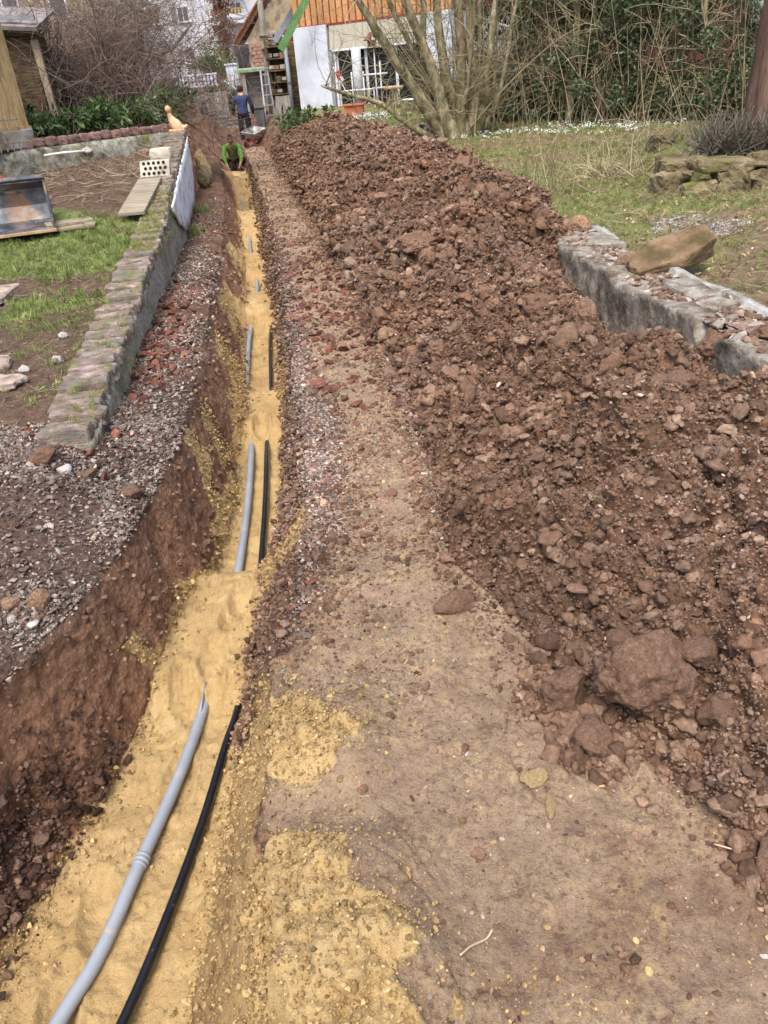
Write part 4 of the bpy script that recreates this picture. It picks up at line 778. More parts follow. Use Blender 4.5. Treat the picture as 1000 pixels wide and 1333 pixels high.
# crumbs heaped round the big clods
rg = np.random.default_rng(77); cl_c = [(.655, 1.555, .2), (.475, 1.63, .13), (.505, 1.455, .1), (.83, 1.45, .12), (.80, 1.06, .10), (1.24, 4.3, .28), (.45, 6.55, .22), (.68, 1.82, .15)]
pts_ = []; 
for cx, cy, rr_ in cl_c:
    for _ in range(170):
        a = rg.uniform(0, 6.28); d = rr_*rg.uniform(.45, 1.25)**.8; pts_.append((cx+d*math.cos(a), cy+d*math.sin(a)))
pz = np.array([(x, y, surf(x, y)[0]) for x, y in pts_]); n = len(pz); s_ = .007*(1-rg.random(n))**(-1/2.2); s_ = np.minimum(s_, .03)
scatter('clod_crumbs', cl_clod, 8, pz+np.array([0, 0, .004]), s_, rg.uniform(0, 6.28, (n, 3)), lin(SOILC)[rg.integers(0, len(SOILC), n)], m_crumb, 'crumbs broken off around the large clods', 'soil')

m_root = pmat('pale_root', [C(176, 156, 124), C(200, 182, 152)], 20, 3, .8, .1, vary=0)
for k, (pts, lb_) in enumerate((([(.075, .90), (.10, .925), (.135, .95), (.15, .965)], 'thin pale root lying on the path between sand and mud'), ([(.68, 1.115), (.71, 1.09), (.745, 1.075), (.76, 1.05)], 'thin pale root at the lower edge of the heap'))):
    x0, y0 = pts[0]; z0 = surf(x0, y0)[0]; o = MB().tube(curve_pts([(x-x0, y-y0, surf(x, y)[0]-z0+.012+.006*(i % 2)) for i, (x, y) in enumerate(pts)], 6), .0022, 6).build('thin_root', m_root, None, True, loc=(x0, y0, z0)); tag(o, lb_, 'root')
# ---------------------------------------------------------------- plants
def leafy(name, centers, size, mat, parent, seed, n, long=2.2, droop=.3, flat=0):
    """n separate folded leaves spread over the given points (m,3 with radius in column 3)"""
    rg = np.random.default_rng(seed); c = np.asarray(centers, float); i = rg.integers(0, len(c), n)
    d = rg.normal(size=(n, 3)); d /= np.linalg.norm(d, axis=1, keepdims=True); p = c[i, :3]+d*(c[i, 3]*rg.random(n)**.45)[:, None]
    ax = d+rg.normal(size=(n, 3))*.7; ax[:, 2] -= droop; ax /= np.linalg.norm(ax, axis=1, keepdims=True)
    sd_ = np.cross(ax, rg.normal(size=(n, 3))); sd_ /= np.linalg.norm(sd_, axis=1, keepdims=True); up = np.cross(sd_, ax)
    s = size*rg.uniform(.6, 1.3, n)[:, None]; w = s/long
    V = np.stack([p, p+ax*s*.5+sd_*w*.5+up*w*.15, p+ax*s, p+ax*s*.5-sd_*w*.5+up*w*.15], 1).reshape(-1, 3)
    F = np.arange(4*n).reshape(n, 4); F = np.concatenate([F[:, [0, 1, 2]], F[:, [0, 2, 3]]]); return link(name, np_mesh(name, V, F, False), mat, parent)
def leaf_mat(name, cols, rough=.5, trans=.25):
    m, nt, b = mat_new(name); g = nd(nt, 'ShaderNodeNewGeometry'); k = len(cols)
    col = ramp(nt, g.outputs['Random Per Island'], [(i/max(1, k-1), c) for i, c in enumerate(cols)]); nt.links.new(col, b.inputs['Base Color'])
    b.inputs['Roughness'].default_value = rough; b.inputs['Specular IOR Level'].default_value = .4
    if trans:
        t = nd(nt, 'ShaderNodeBsdfTranslucent'); nt.links.new(col, t.inputs['Color']); mx = nd(nt, 'ShaderNodeMixShader'); mx.inputs[0].default_value = trans
        nt.links.new(b.outputs[0], mx.inputs[1]); nt.links.new(t.outputs[0], mx.inputs[2]); nt.links.new(mx.outputs[0], nt.nodes['Material Output'].inputs['Surface'])
    return m
m_laurel = leaf_mat('laurel_leaf', [C(40, 62, 30), C(62, 88, 42), C(88, 112, 60), C(120, 140, 88)], .35)
m_ivy = leaf_mat('evergreen_leaf', [C(42, 54, 34), C(66, 82, 50), C(90, 106, 70), C(120, 132, 98)], .4)
m_con = leaf_mat('conifer_leaf', [C(70, 84, 50), C(92, 104, 62), C(112, 120, 74)], .7)
m_rusty = leaf_mat('rusty_leaf', [C(96, 58, 36), C(122, 76, 46), C(140, 96, 60)], .8)
m_lav = leaf_mat('lavender_leaf', [C(104, 94, 84), C(130, 120, 106), C(112, 112, 90)], .8)
def twig_mat(name, cols):
    m, nt, b = mat_new(name); g = nd(nt, 'ShaderNodeNewGeometry'); k = len(cols)
    nt.links.new(ramp(nt, g.outputs['Random Per Island'], [(i/max(1, k-1), c) for i, c in enumerate(cols)]), b.inputs['Base Color']); b.inputs['Roughness'].default_value = .9; b.inputs['Specular IOR Level'].default_value = .15; return m
m_twig = twig_mat('brown_twig', [C(92, 76, 68), C(124, 106, 96), C(154, 136, 124), C(106, 88, 76)])
m_twig2 = twig_mat('hazel_twig', [C(122, 110, 84), C(152, 140, 108), C(178, 166, 132), C(104, 94, 72)])
m_cane = twig_mat('dry_cane', [C(140, 122, 94), C(170, 152, 120), C(196, 180, 150), C(116, 100, 78)])
m_straw = twig_mat('straw', [C(140, 124, 102), C(170, 154, 130), C(114, 98, 80), C(94, 78, 64)])
m_bark = pmat('hazel_bark', [C(84, 76, 54), C(140, 128, 98), C(184, 172, 142)], 9, 8, .92, 1, 22, .03, stretch=(1, 1, .5), vary=.15, dirt=C(84, 84, 48), dirt_scale=3)
m_bark2 = pmat('red_bark', [C(72, 54, 46), C(104, 80, 68), C(136, 110, 96)], 8, 7, .95, 1, 18, .04, stretch=(1, 1, .15), vary=0)
m_bark3 = pmat('dark_bark', [C(70, 62, 50), C(104, 94, 76), C(132, 120, 98)], 6, 6, .95, .8, 18, .02, stretch=(1, 1, .3), vary=.15)
class Twigs:
    """many thin bent rods as one mesh, vectorised; 3 sides"""
    def __init__(s): s.V = []; s.F = []; s.n = 0
    def add(s, p0, d0, length, r, bend, seed, seg=5, up=0.0, taper=.3):
        rg = np.random.default_rng(seed); n = len(p0); p = np.array(p0, float); d = np.array(d0, float); d /= np.linalg.norm(d, axis=1, keepdims=True)
        L_ = np.broadcast_to(length, n)/seg; rr = np.broadcast_to(r, n); pts = [p.copy()]; crv = rg.normal(size=(n, 3))*bend
        for k in range(seg):
            d = d+crv/seg+rg.normal(size=(n, 3))*bend*.35/seg**.5; d[:, 2] += up/seg; d /= np.linalg.norm(d, axis=1, keepdims=True); p = p+d*L_[:, None]; pts.append(p.copy())
        a = np.cross(d, [0.31, .52, .79]); a /= np.linalg.norm(a, axis=1, keepdims=True); b_ = np.cross(d, a); ring = []
        for k, q in enumerate(pts):
            rk = (rr*(1-(1-taper)*k/seg))[:, None]
            ring.append(np.stack([q+rk*(a*math.cos(t)+b_*math.sin(t)) for t in (0, 2.094, 4.189)], 1))
        V = np.stack(ring, 1).reshape(n, -1, 3); m = V.shape[1]; base = s.n+np.arange(n)[:, None]*m
        for k in range(seg):
            for j in range(3):
                q = np.array([k*3+j, k*3+(j+1) % 3, (k+1)*3+(j+1) % 3, (k+1)*3+j]); s.F.append(base+q[None, :])
        s.V.append(V.reshape(-1, 3)); s.n += n*m; return pts
    def build(s, name, mat, parent=None):
        return link(name, np_mesh(name, np.concatenate(s.V), np.concatenate(s.F), True), mat, parent)
def rdir(n, seed, zlo, zhi, cone=None):
    rg = np.random.default_rng(seed); a = rg.uniform(0, 6.28, n); z = rg.uniform(zlo, zhi, n); r = np.sqrt(np.maximum(0, 1-z*z)); return np.stack([r*np.cos(a), r*np.sin(a), z], 1)
# ---- big bare shrub on the raised bed
sh = thing('bare_shrub', 'huge brown leafless shrub behind the laurels', 'shrub', (-5.05, 17.6, 1.1))
tw = Twigs(); rg = np.random.default_rng(5)
p0 = np.stack([rg.normal(0, .62, 220), rg.normal(0, .45, 220), 0*rg.random(220)], 1); q = tw.add(p0, rdir(220, 6, .45, 1), rg.uniform(1.8, 3.6, 220), .016, .8, 7, 7, -.5)
allp = np.concatenate([q[k] for k in (2, 3, 4, 5, 6, 7)]); i = rg.integers(0, len(allp), 4200); q2 = tw.add(allp[i], rdir(4200, 8, -.3, 1), rg.uniform(.5, 1.5, 4200), .006, 1.1, 9, 5, -.9)
allp = np.concatenate(q2[2:]); i = rg.integers(0, len(allp), 9000); tw.add(allp[i], rdir(9000, 10, -.6, .8), rg.uniform(.25, .8, 9000), .0035, 1.2, 11, 3, -.8)
tw.build('branches', m_twig, sh)
tw = Twigs(); rg = np.random.default_rng(15); q = tw.add(np.stack([rg.uniform(-1.3, .9, 60), rg.uniform(-1.3, -.4, 60), 0*rg.random(60)], 1), rdir(60, 16, .3, 1), rg.uniform(.8, 1.8, 60), .009, 1.0, 17, 6, -.7); tw.build('dry_stems', m_cane, sh)
# a second bare tree whose twigs hang over the yard
bt = thing('bare_tree', 'bare tree with a slanting trunk behind the wall end', 'tree', (-5.4, 24.5, .8))
MB().tube([(0, 0, 0), (-.06, 0, .8), (-.2, .05, 1.5), (-.5, 0, 2.4), (-.7, 0, 3.6)], [.16, .13, .12, .10, .06], 10, wob=.08).build('trunk', m_bark3, bt, True)
MB().tube([(-.15, 0, 1.5), (.25, -.1, 1.75), (.8, -.2, 1.85), (1.5, -.3, 2.4)], [.10, .08, .05, .02], 8, wob=.08).build('limb', m_bark3, bt, True)
tw = Twigs(); q = tw.add(np.stack([rg.uniform(-.9, .7, 130), rg.uniform(-.3, .3, 130), rg.uniform(2.2, 3.6, 130)], 1), rdir(130, 21, .0, .9), rg.uniform(.6, 1.8, 130), .012, .7, 22, 6, .4)
allp = np.concatenate(q[2:]); i = rg.integers(0, len(allp), 900); tw.add(allp[i], rdir(900, 23, -.5, .9), rg.uniform(.2, .7, 900), .005, .9, 24, 4); tw.build('crown', m_twig2, bt)
# ---- laurels on the bed
def bush(name, label, loc, blobs, n, leaf, mat, seed, stems=14, cat='bush', group=None, long=2.4):
    t = thing(name, label, cat, loc, 0, group); leafy('foliage', blobs, leaf, mat, t, seed, n, long); tw = Twigs(); rg = np.random.default_rng(seed); b_ = np.array(blobs)
    i = rg.integers(0, len(b_), stems); d = b_[i, :3]-np.array([0, 0, -.1]); tw.add(np.stack([rg.normal(0, .08, stems), rg.normal(0, .08, stems), 0*d[:, 0]], 1), d+1e-3, np.linalg.norm(d, axis=1)*.95, .012, .25, seed, 5); tw.build('stems', m_twig, t); return t
for k, (x, y, w, h, lb_) in enumerate(((-5.15, 13.85, .42, .42, 'glossy green laurel at the shed corner'), (-4.72, 14.45, .42, .40, 'laurel second from the shed behind the edging stones'), (-4.25, 14.95, .45, .40, 'laurel in the middle of the bed row'), (-3.75, 15.65, .42, .42, 'laurel before the bare shrub near the wall end'), (-3.42, 16.3, .40, .52, 'last laurel of the row beside the garden figure'))):
    rg = np.random.default_rng(600+k); bl = [(rg.normal(0, w*.5), rg.normal(0, w*.4), rg.uniform(.08, h), rg.uniform(.10, .2)) for _ in range(16)]; bush('laurel_bush', lb_, (x, y, 1.1), bl, 900, .12, m_laurel, 610+k, group='laurels on the raised bed', long=3)
rg = np.random.default_rng(640); bl = [(rg.normal(0, .30), rg.normal(0, .25), rg.uniform(.1, .55), rg.uniform(.10, .2)) for _ in range(20)]
bush('laurel_bush', 'dark green laurel bush before the white house corner', (-1.20, 21.6, .42), bl, 1500, .13, m_laurel, 641, long=2.8)
# ---- multi-stemmed hazel before the house
hz = thing('hazel_tree', 'many-stemmed mossy hazel before the white house', 'tree', (2.3, 18.0, .33))
stems = [((-.25, .0), (-1.15, .1, 1.35), (-1.75, .1, 2.3), .12), ((-.1, -.1), (-.5, 0, 1.2), (-1.0, 0, 2.5), .13), ((.0, .05), (-.28, .2, 1.5), (-.45, .3, 3.2), .11), ((.1, .0), (.08, .1, 1.5), (.0, .1, 3.4), .12), ((.22, .1), (.3, .2, 1.3), (.28, .2, 3.3), .11),
         ((.35, 0), (.65, .1, 1.4), (.9, .2, 3.2), .08), ((-.35, .1), (-1.6, .2, .75), (-2.3, .3, 1.0), .06), ((-.05, .2), (-.75, .4, 1.4), (-1.5, .6, 3.0), .07), ((.28, .2), (.5, .5, 1.4), (.6, .7, 3.2), .06), ((-.2, .15), (-.65, .35, .9), (-.62, .4, 2.8), .09), ((.05, -.15), (.18, -.2, 1.1), (.35, -.3, 2.9), .05), ((.42, .1), (.85, .0, .8), (1.15, 0, 2.2), .05)]
tw = Twigs(); tp = []
for k, ((bx, by), m_, t_, r) in enumerate(stems):
    e_ = Vector(t_)+(Vector(t_)-Vector(m_))*.8; pts = curve_pts([(bx, by, -.05), tuple((Vector((bx, by, 0))+Vector(m_))/2+Vector((random.uniform(-.1, .1), 0, -.05))), m_, t_, tuple(e_)], 5)
    pts = [p+Vector((random.gauss(0, .012), random.gauss(0, .012), 0)) for p in pts]; n = len(pts)
    o = MB().tube(pts, [r*1.35*(1-.75*i/n) for i in range(n)], 12, wob=.06).build('stem', m_bark, hz, True); tp += [tuple(p) for p in pts[4:]]
rg = np.random.default_rng(30); n = 16; tw.add(np.stack([rg.normal(0, .28, n), rg.normal(.1, .15, n), 0*rg.random(n)], 1), np.stack([rg.normal(-.15, .45, n), rg.normal(0, .2, n), np.ones(n)], 1), rg.uniform(2, 4.2, n), .022, .35, 29, 8, .2)
tp = np.array(tp); rg = np.random.default_rng(31); i = rg.integers(0, len(tp), 560); q = tw.add(tp[i], rdir(560, 32, -.2, 1), rg.uniform(.5, 1.8, 560), .010, .8, 33, 6, .3); allp = np.concatenate(q[2:]); i = rg.integers(0, len(allp), 2000); tw.add(allp[i], rdir(2000, 34, -.4, 1), rg.uniform(.2, .7, 2000), .0045, .8, 35, 4); tw.build('crown', m_twig2, hz)
# ---- tree at the right edge
tt_ = thing('red_trunk_tree', 'tree with a furrowed red-brown trunk at the right photo edge', 'tree', (4.92, 10.0, .5))
pts = [(0, 0, -.1), (.0, 0, .25), (.0, 0, .9), (.02, 0, 1.8), (.05, 0, 3), (.1, 0, 4.5)]
MB().tube(curve_pts(pts, 6), [.30-.12*i/30 if i > 3 else .36-.02*i for i in range(31)], 18, wob=.05).build('trunk', m_bark2, tt_, True)
tw = Twigs(); q = tw.add(np.stack([.2+0*rg.random(60), 0*rg.random(60), rg.uniform(2.6, 4.4, 60)], 1), rdir(60, 41, .1, .9), rg.uniform(1, 2.4, 60), .03, .5, 42, 6, .3); allp = np.concatenate(q[3:]); tw.build('limbs', m_bark3, tt_)
leafy('crown', np.concatenate([allp, np.full((len(allp), 1), .35)], 1), .12, m_ivy, tt_, 43, 5000)
# ---- thicket along the back of the lawn
rg = np.random.default_rng(51)
def thick_y(x): return tab(x, 1.5,21.6, 3.2,19.6, 5.5,18.2, 7,16.6, 9,14.6, 13,12.5)
labels = ['slim bare tree next to the hazel', 'tree with a tan broken stub left of the dark hollow', 'dark leaning tree in the shaded hollow', 'pale thin trunk rising before the evergreen wall', 'crooked trunk in the middle of the thicket', 'thin straight tree beyond the snowdrops', 'pale trunk among the dry canes', 'forked thin trunk near the red tree', 'slender trunk close to the right photo edge']
for k, x in enumerate((3.25, 3.85, 4.2, 4.75, 5.3, 5.75, 6.45, 7.0, 7.6)):
    y = float(thick_y(x))+rg.uniform(-.2, .4); t = thing('thicket_tree', labels[k], 'tree', (x, y, float(lawn0(y))), 0, 'thin trees of the thicket')
    r = rg.uniform(.04, .085); dx = rg.uniform(-.35, .35); pts = curve_pts([(0, 0, -.05), (dx*.3, .05, .9), (dx*.7+rg.uniform(-.1, .1), .1, 1.8), (dx*1.2, .2, 3.0), (dx*1.5, .2, 4.2)], 5)
    MB().tube(pts, [r*(1.2-.75*i/len(pts)) for i in range(len(pts))], 9, wob=.08).build('trunk', m_bark if k % 2 else m_bark3, t, True)
    tw = Twigs(); pp = np.array([tuple(p) for p in pts[5:]]); i = rg.integers(0, len(pp), 70); q = tw.add(pp[i], rdir(70, 700+k, -.1, .9), rg.uniform(.4, 1.4, 70), .010, .7, 710+k, 5, .3); a_ = np.concatenate(q[2:]); i = rg.integers(0, len(a_), 160); tw.add(a_[i], rdir(160, 720+k, -.5, .9), rg.uniform(.15, .5, 160), .005, .7, 730+k, 3); tw.build('crown', m_twig2, t)
elab = ['dark evergreen bush beside the hazel roots', 'tall evergreen with gaps left of the middle of the thicket', 'evergreen in the middle of the thicket', 'dense dark evergreen right of the middle', 'evergreen behind the dry canes', 'evergreen above the snowdrop bank', 'low evergreen left of the red tree', 'evergreen at the right end of the thicket', 'evergreen behind the red tree', 'far right evergreen beyond the red tree']
for k, (x, dy, h, dn) in enumerate(((3.45, .6, 3.2, 1.0), (4.05, .5, 3.4, 1.2), (4.75, .25, 3.4, 1.4), (5.4, .2, 3.3, 1.5), (6.1, .25, 3.4, 1.4), (6.8, .4, 3.2, 1.2), (7.5, .4, 3.0, 1.2), (8.3, .5, 3.0, 1.2), (9.2, .8, 3.0, 1.1), (10.3, .8, 3.0, 1.0))):
    y = float(thick_y(x))+dy; bl = [(rg.normal(0, .38), rg.normal(0, .3), rg.uniform(.25, h) if rg.random() < .8 else rg.uniform(.1, .6), rg.uniform(.14, .34)) for _ in range(46)]
    t = bush('evergreen_bush', elab[k], (x, y, float(lawn0(y))), bl, int(5000*dn), .085, m_ivy, 760+k, 26, 'bush', 'evergreens of the thicket', 1.7)
tw = Twigs(); n = 230; x = rg.uniform(2.6, 11, n); y = thick_y(x)+rg.normal(0, .35, n)+.1
q = tw.add(np.stack([x, y, lawn0(y)], 1), rdir(n, 52, .8, 1), rg.uniform(.7, 3.4, n), .011, .45, 53, 7, .35); a_ = np.concatenate(q[2:]); i = rg.integers(0, len(a_), 1300); tw.add(a_[i], rdir(1300, 54, -.4, .9), rg.uniform(.2, .9, 1300), .0055, .9, 55, 4)
n = 110; x = rg.uniform(2.8, 11, n); y = thick_y(x)+rg.normal(.1, .35, n)-.15; tw.add(np.stack([x, y, lawn0(y)], 1), rdir(n, 58, .93, 1), rg.uniform(1.5, 4, n), .014, .22, 59, 7, .3)
n = 450; x = rg.uniform(5.2, 11, n); y = thick_y(x)+rg.normal(0, .3, n)-.1; tw.add(np.stack([x, y, lawn0(y)], 1), rdir(n, 56, .1, 1), rg.uniform(.3, 1.2, n), .007, .9, 57, 5, -.3)
tag(tw.build('undergrowth', m_cane), 'tangle of dry canes and suckers in front of the evergreens', 'undergrowth', None, 'stuff')
# ---- grass, litter, snowdrops, straw
def blade_tuft(name, n, h, spread, w, seed, mat, flat=False):
    rg = np.random.default_rng(seed); V = []; F = []
    for k in range(n):
        a = rg.uniform(0, 6.28); p = np.array([rg.normal(0, spread), rg.normal(0, spread), 0]); d = np.array([math.cos(a), math.sin(a), 0]); s_ = np.array([-d[1], d[0], 0])*w*rg.uniform(.6, 1.2); hh_ = h*rg.uniform(.5, 1.2); ln = rg.uniform(.15, .8)*hh_
        b0 = len(V); m_ = p+d*ln*.35+np.array([0, 0, hh_*.65]); e_ = p+d*ln+np.array([0, 0, hh_*(.25 if flat else .95)]); V += [p-s_, p+s_, m_+s_*.7, m_-s_*.7, e_]; F += [(b0, b0+1, b0+2), (b0, b0+2, b0+3), (b0+3, b0+2, b0+4)]
    me = np_mesh(name, np.array(V), np.array(F), False); me.materials.append(mat); return me
def tint_mat(name, rough=.8, trans=.3):
    m, nt, b = mat_new(name); a = nd(nt, 'ShaderNodeAttribute', attribute_type='INSTANCER', attribute_name='tint'); nt.links.new(a.outputs['Color'], b.inputs['Base Color']); b.inputs['Roughness'].default_value = rough; b.inputs['Specular IOR Level'].default_value = .2; return m
m_blade = tint_mat('grass_blade'); m_litter = tint_mat('litter', .9)
cl_tuft = hidden_coll('tuft_shape', [blade_tuft('tuft_shape', 16, 1, .28, .035, 800+i, m_blade) for i in range(6)])
GREEN = [(92, 108, 54), (108, 124, 64), (126, 140, 78), (104, 116, 66), (144, 148, 90)]; DRYG = [(150, 142, 98), (130, 128, 78), (118, 120, 70), (164, 150, 114), (106, 110, 62)]
scatter_xy('garden_grass', cl_tuft, 10000, lambda u, y: -4.6+u*(LWX(y)+4.35), lambda u: 3.7+5.8*u, gard_z, .035, .085, GREEN, m_blade, 'fresh green grass on the garden plot', 'grass', 81, 1, -.05, keep=lambda x, y, r: (r < 1.5*gard_green(x, y)-.25) & ~((np.abs(x+3.72) < .75) & (y > 8.05)), nv=6)
scatter_xy('lawn_grass', cl_tuft, 32000, lambda u, y: LAWN_L(y)+u*(8.5-LAWN_L(y)), lambda u: 3+18*u**.8, lawn_z, .03, .085, DRYG+GREEN[:2], m_blade, 'thin winter grass on the lawn', 'grass', 82, 1, -.05, keep=lambda x, y, r: r < lawn_green(x, y)+.05, nv=6)
cl_leaf = hidden_coll('dead_leaf_shape', [blade_tuft('dead_leaf_shape', 5, .5, .9, .35, 820+i, m_litter, True) for i in range(4)])
LIT = [(160, 132, 100), (132, 104, 78), (186, 164, 130), (110, 88, 66), (150, 140, 104), (118, 126, 76)]
scatter_xy('leaf_litter', cl_leaf, 20000, lambda u, y: LAWN_L(y)+u*(8.5-LAWN_L(y)), lambda u: 3+16*u**.8, lawn_z, .018, .055, LIT, m_litter, 'dead leaves strewn over the lawn', 'leaves', 83, 1, .02, nv=4)
tw = Twigs(); n = 900; x = rg.uniform(2.2, 6.5, n); y = rg.uniform(3.2, 9.5, n); tw.add(np.stack([x, y, lawn_z(x, y)+.015], 1), rdir(n, 91, -.05, .12), rg.uniform(.08, .5, n), .004, .5, 92, 4); tag(tw.build('fallen_twigs', m_straw), 'thin fallen twigs scattered on the lawn', 'twigs', None, 'stuff')
tw = Twigs(); n = 1500; x = rg.uniform(-6.5, -2.1, n); y = rg.uniform(8.2, 14.8, n); k_ = (x < LWX(y)-.25) & (y < bed_y(x)-.25) & (y > 9.2-.3*(x+3)) ; x, y = x[k_], y[k_]; n = len(x)
tw.add(np.stack([x, y, gard_z(x, y)+.02], 1), rdir(n, 93, -.05, .25), rg.uniform(.1, .5, n), .006, .5, 94, 4); tag(tw.build('garden_straw', m_straw), 'dead stalks lying over the dug garden soil', 'straw', None, 'stuff')
tw = Twigs(); n = 1600; x = rg.uniform(-5, -1.6, n); y = rg.uniform(3.8, 8, n); k_ = (x < LWX(y)-.3); x, y = x[k_], y[k_]; n = len(x); tw.add(np.stack([x, y, gard_z(x, y)+.008], 1), rdir(n, 95, -.02, .1), rg.uniform(.03, .16, n), .003, .5, 96, 3); tag(tw.build('dry_stalks', m_straw), 'short dry stalks in the bare soil by the coping', 'straw', None, 'stuff')
def snowdrop(name, seed):
    rg = np.random.default_rng(seed); m = MB()
    for k in range(5):
        x, y, h = rg.normal(0, .35), rg.normal(0, .35), rg.uniform(.7, 1.1); m.lathe([(.02, h-.10), (.13, h-.16), (.10, h-.05), (.03, h)], 5, (x, y, 0))
    me = m.mesh(name); me.materials.append(m_litter); return me
cl_snow = hidden_coll('snowdrop_shape', [snowdrop('snowdrop_shape', 840+i) for i in range(4)])
def drift(name, n, cx, cy, rx, ry, label, seed):
    scatter_xy(name, cl_snow, n, lambda u, y: cx+rx*(2*u-1)+0*y, lambda u: cy+ry*(2*u-1), lawn_z, .07, .11, [(226, 230, 228), (206, 214, 206)], m_litter, label, 'flowers', seed, 1, 0, keep=lambda x, y, r: (((x-cx)/rx)**2+((y-cy)/ry)**2 < 1) & (noise3(x, y, 0*x, 2.2, seed)+.5*noise3(x, y, 0*x, 6, seed+1) > -.05), nv=4)
    scatter_xy(name.replace('snowdrops', 'snowdrop_leaves'), cl_tuft, n, lambda u, y: cx+rx*(2*u-1)+0*y, lambda u: cy+ry*(2*u-1), lawn_z, .07, .12, GREEN, m_blade, label.replace('snowdrops', 'snowdrop leaves'), 'leaves', seed+1, 1, -.05, keep=lambda x, y, r: ((x-cx)/rx)**2+((y-cy)/ry)**2 < 1, nv=6)
drift('hazel_snowdrops', 200, 1.4, 18.9, .8, 1.1, 'white snowdrops around the foot of the hazel', 851); drift('thicket_snowdrops', 230, 3.6, 17.8, 1.7, 1.1, 'white snowdrops along the edge of the thicket', 853)
drift('bank_snowdrops', 230, 5.4, 16.8, 1.5, 1.2, 'white snowdrops on the bank in front of the evergreens', 855); drift('house_snowdrops', 160, .6, 21.6, 1.0, .5, 'white snowdrops in the grass before the house', 857)
# ---- lavender, weeds and a thin sapling on the lawn
for k, (x, y, w, lb_) in enumerate(((4.1, 9.1, .40, 'grey lavender clump on the rockery'), (4.75, 9.0, .42, 'grey lavender clump under the red tree'))):
    t = thing('lavender', lb_, 'plant', (x, y, .58), 0, 'lavender on the rockery'); tw = Twigs(); n = 420; rg2 = np.random.default_rng(860+k); d = rdir(n, 861+k, .25, 1); tw.add(np.stack([rg2.normal(0, w*.4, n), rg2.normal(0, .12, n), 0*d[:, 0]], 1), d, rg2.uniform(.25, .5, n), .007, .35, 862+k, 4, .2, .8); tw.build('stalks', m_lav, t)
t = thing('sapling_clump', 'clump of thin greenish shoots at the lawn edge', 'plant', (2.15, 9.3, .29)); tw = Twigs(); n = 34; rg2 = np.random.default_rng(870); d = rdir(n, 871, .75, 1); tw.add(np.stack([rg2.normal(0, .22, n), rg2.normal(0, .2, n), 0*d[:, 0]], 1), d, rg2.uniform(.5, 1.2, n), .006, .25, 872, 6, .2); tw.build('shoots', m_twig2, t)
for k, (x, y, lb_) in enumerate(((3.35, 10.6, 'tangle of brown weed stalks behind the rockery end'), (4.3, 11.2, 'dry brown weeds behind the lavender'), (4.9, 13.0, 'weeds at the foot of the snowdrop bank'))):
    t = thing('dry_weeds', lb_, 'weeds', (x, y, float(lawn0(y))), 0, 'dry weeds on the lawn edge'); tw = Twigs(); n = 200; d = rdir(n, 880+k, .05, .9); tw.add(np.stack([rg2.normal(0, .3, n), rg2.normal(0, .25, n), 0*d[:, 0]], 1), d, rg2.uniform(.2, .7, n), .006, .9, 882+k, 5, -.2); tw.build('stalks', m_cane, t)
for k, (x, y, lb_) in enumerate(((-2.38, 12.6, 'grass tuft at the foot of the whitewashed wall'), (-2.1, 10.4, 'weed with bluish leaves at the end of the whitewash'))):
    t = link('grass_tuft', blade_tuft('grass_tuft', 60, .16, .07, .006, 890+k, leaf_mat('tuft_leaf', [C(92, 112, 50), C(130, 146, 76), C(150, 150, 96)], .7)), None, None, (x, y, surf(x, y)[0])); tag(t, lb_, 'grass', 'tufts by the wall')

rg3 = np.random.default_rng(91); n = 900; yq = np.where(rg3.random(n) < .75, rg3.uniform(7.2, 9.6, n), rg3.uniform(3.6, 7, n)); xq = LWX(yq)+rg3.uniform(-.22, .035, n); zq = LWZ(yq)+.008-np.where(xq > LWX(yq)-.0, rg3.uniform(.02, .22, n), 0)
scatter('wall_moss', cl_tuft, 6, np.stack([xq, yq, zq], 1), rg3.uniform(.012, .04, n), np.stack([rg3.normal(0, .3, n), rg3.normal(0, .3, n), rg3.uniform(0, 6, n)], 1), lin([(120, 130, 60), (140, 146, 76), (104, 116, 54), (150, 146, 84)])[rg3.integers(0, 4, n)], m_blade, 'moss and small weeds growing on the garden wall', 'moss')
scatter_xy('plot_weeds', cl_leaf, 900, lambda u, y: -4.6+u*(LWX(y)+4.3), lambda u: 3.8+5*u, gard_z, .015, .04, [(120, 130, 66), (150, 128, 98), (128, 108, 84), (178, 158, 128)], m_litter, 'small weeds and dead leaves on the bare plot', 'weeds', 97, 1, .02, nv=4)
# ---------------------------------------------------------------- white house with timber gable
m_wall = pmat('white_render', [C(200, 204, 212), C(212, 216, 224)], 3, 5, .9, .15, 40, .004, vary=0, dirt=C(184, 186, 190), dirt_scale=1.6, dlo=.5)
m_clad = pmat('orange_cladding', [C(172, 116, 70), C(192, 138, 90), C(204, 156, 108)], 4, 5, .7, .2, stretch=(6, 6, 1), vary=.1)
m_batt = pmat('red_batten', [C(120, 52, 36), C(140, 66, 46)], 5, 4, .7, .2, vary=.05)
m_redp = pmat('dark_red_paint', [C(150, 36, 40), C(170, 50, 50)], 5, 4, .6, .1, vary=0)
m_alu = pmat('white_aluminium', [C(206, 208, 210), C(224, 226, 228)], 6, 3, .4, .05, vary=0)
m_gpost = pmat('grey_post', [C(128, 132, 138), C(150, 154, 160)], 6, 4, .6, .1, vary=0)
m_awn = pmat('beige_blind', [C(166, 160, 142), C(186, 180, 162)], 6, 4, .9, .1, stretch=(5, 5, 1), vary=.06)
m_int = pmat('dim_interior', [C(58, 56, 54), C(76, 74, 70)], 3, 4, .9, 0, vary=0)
m_gls = glass_mat(); m_gpost2 = pmat('grey_white_column', [C(168, 172, 176), C(190, 194, 198)], 4, 4, .8, .1, vary=0)
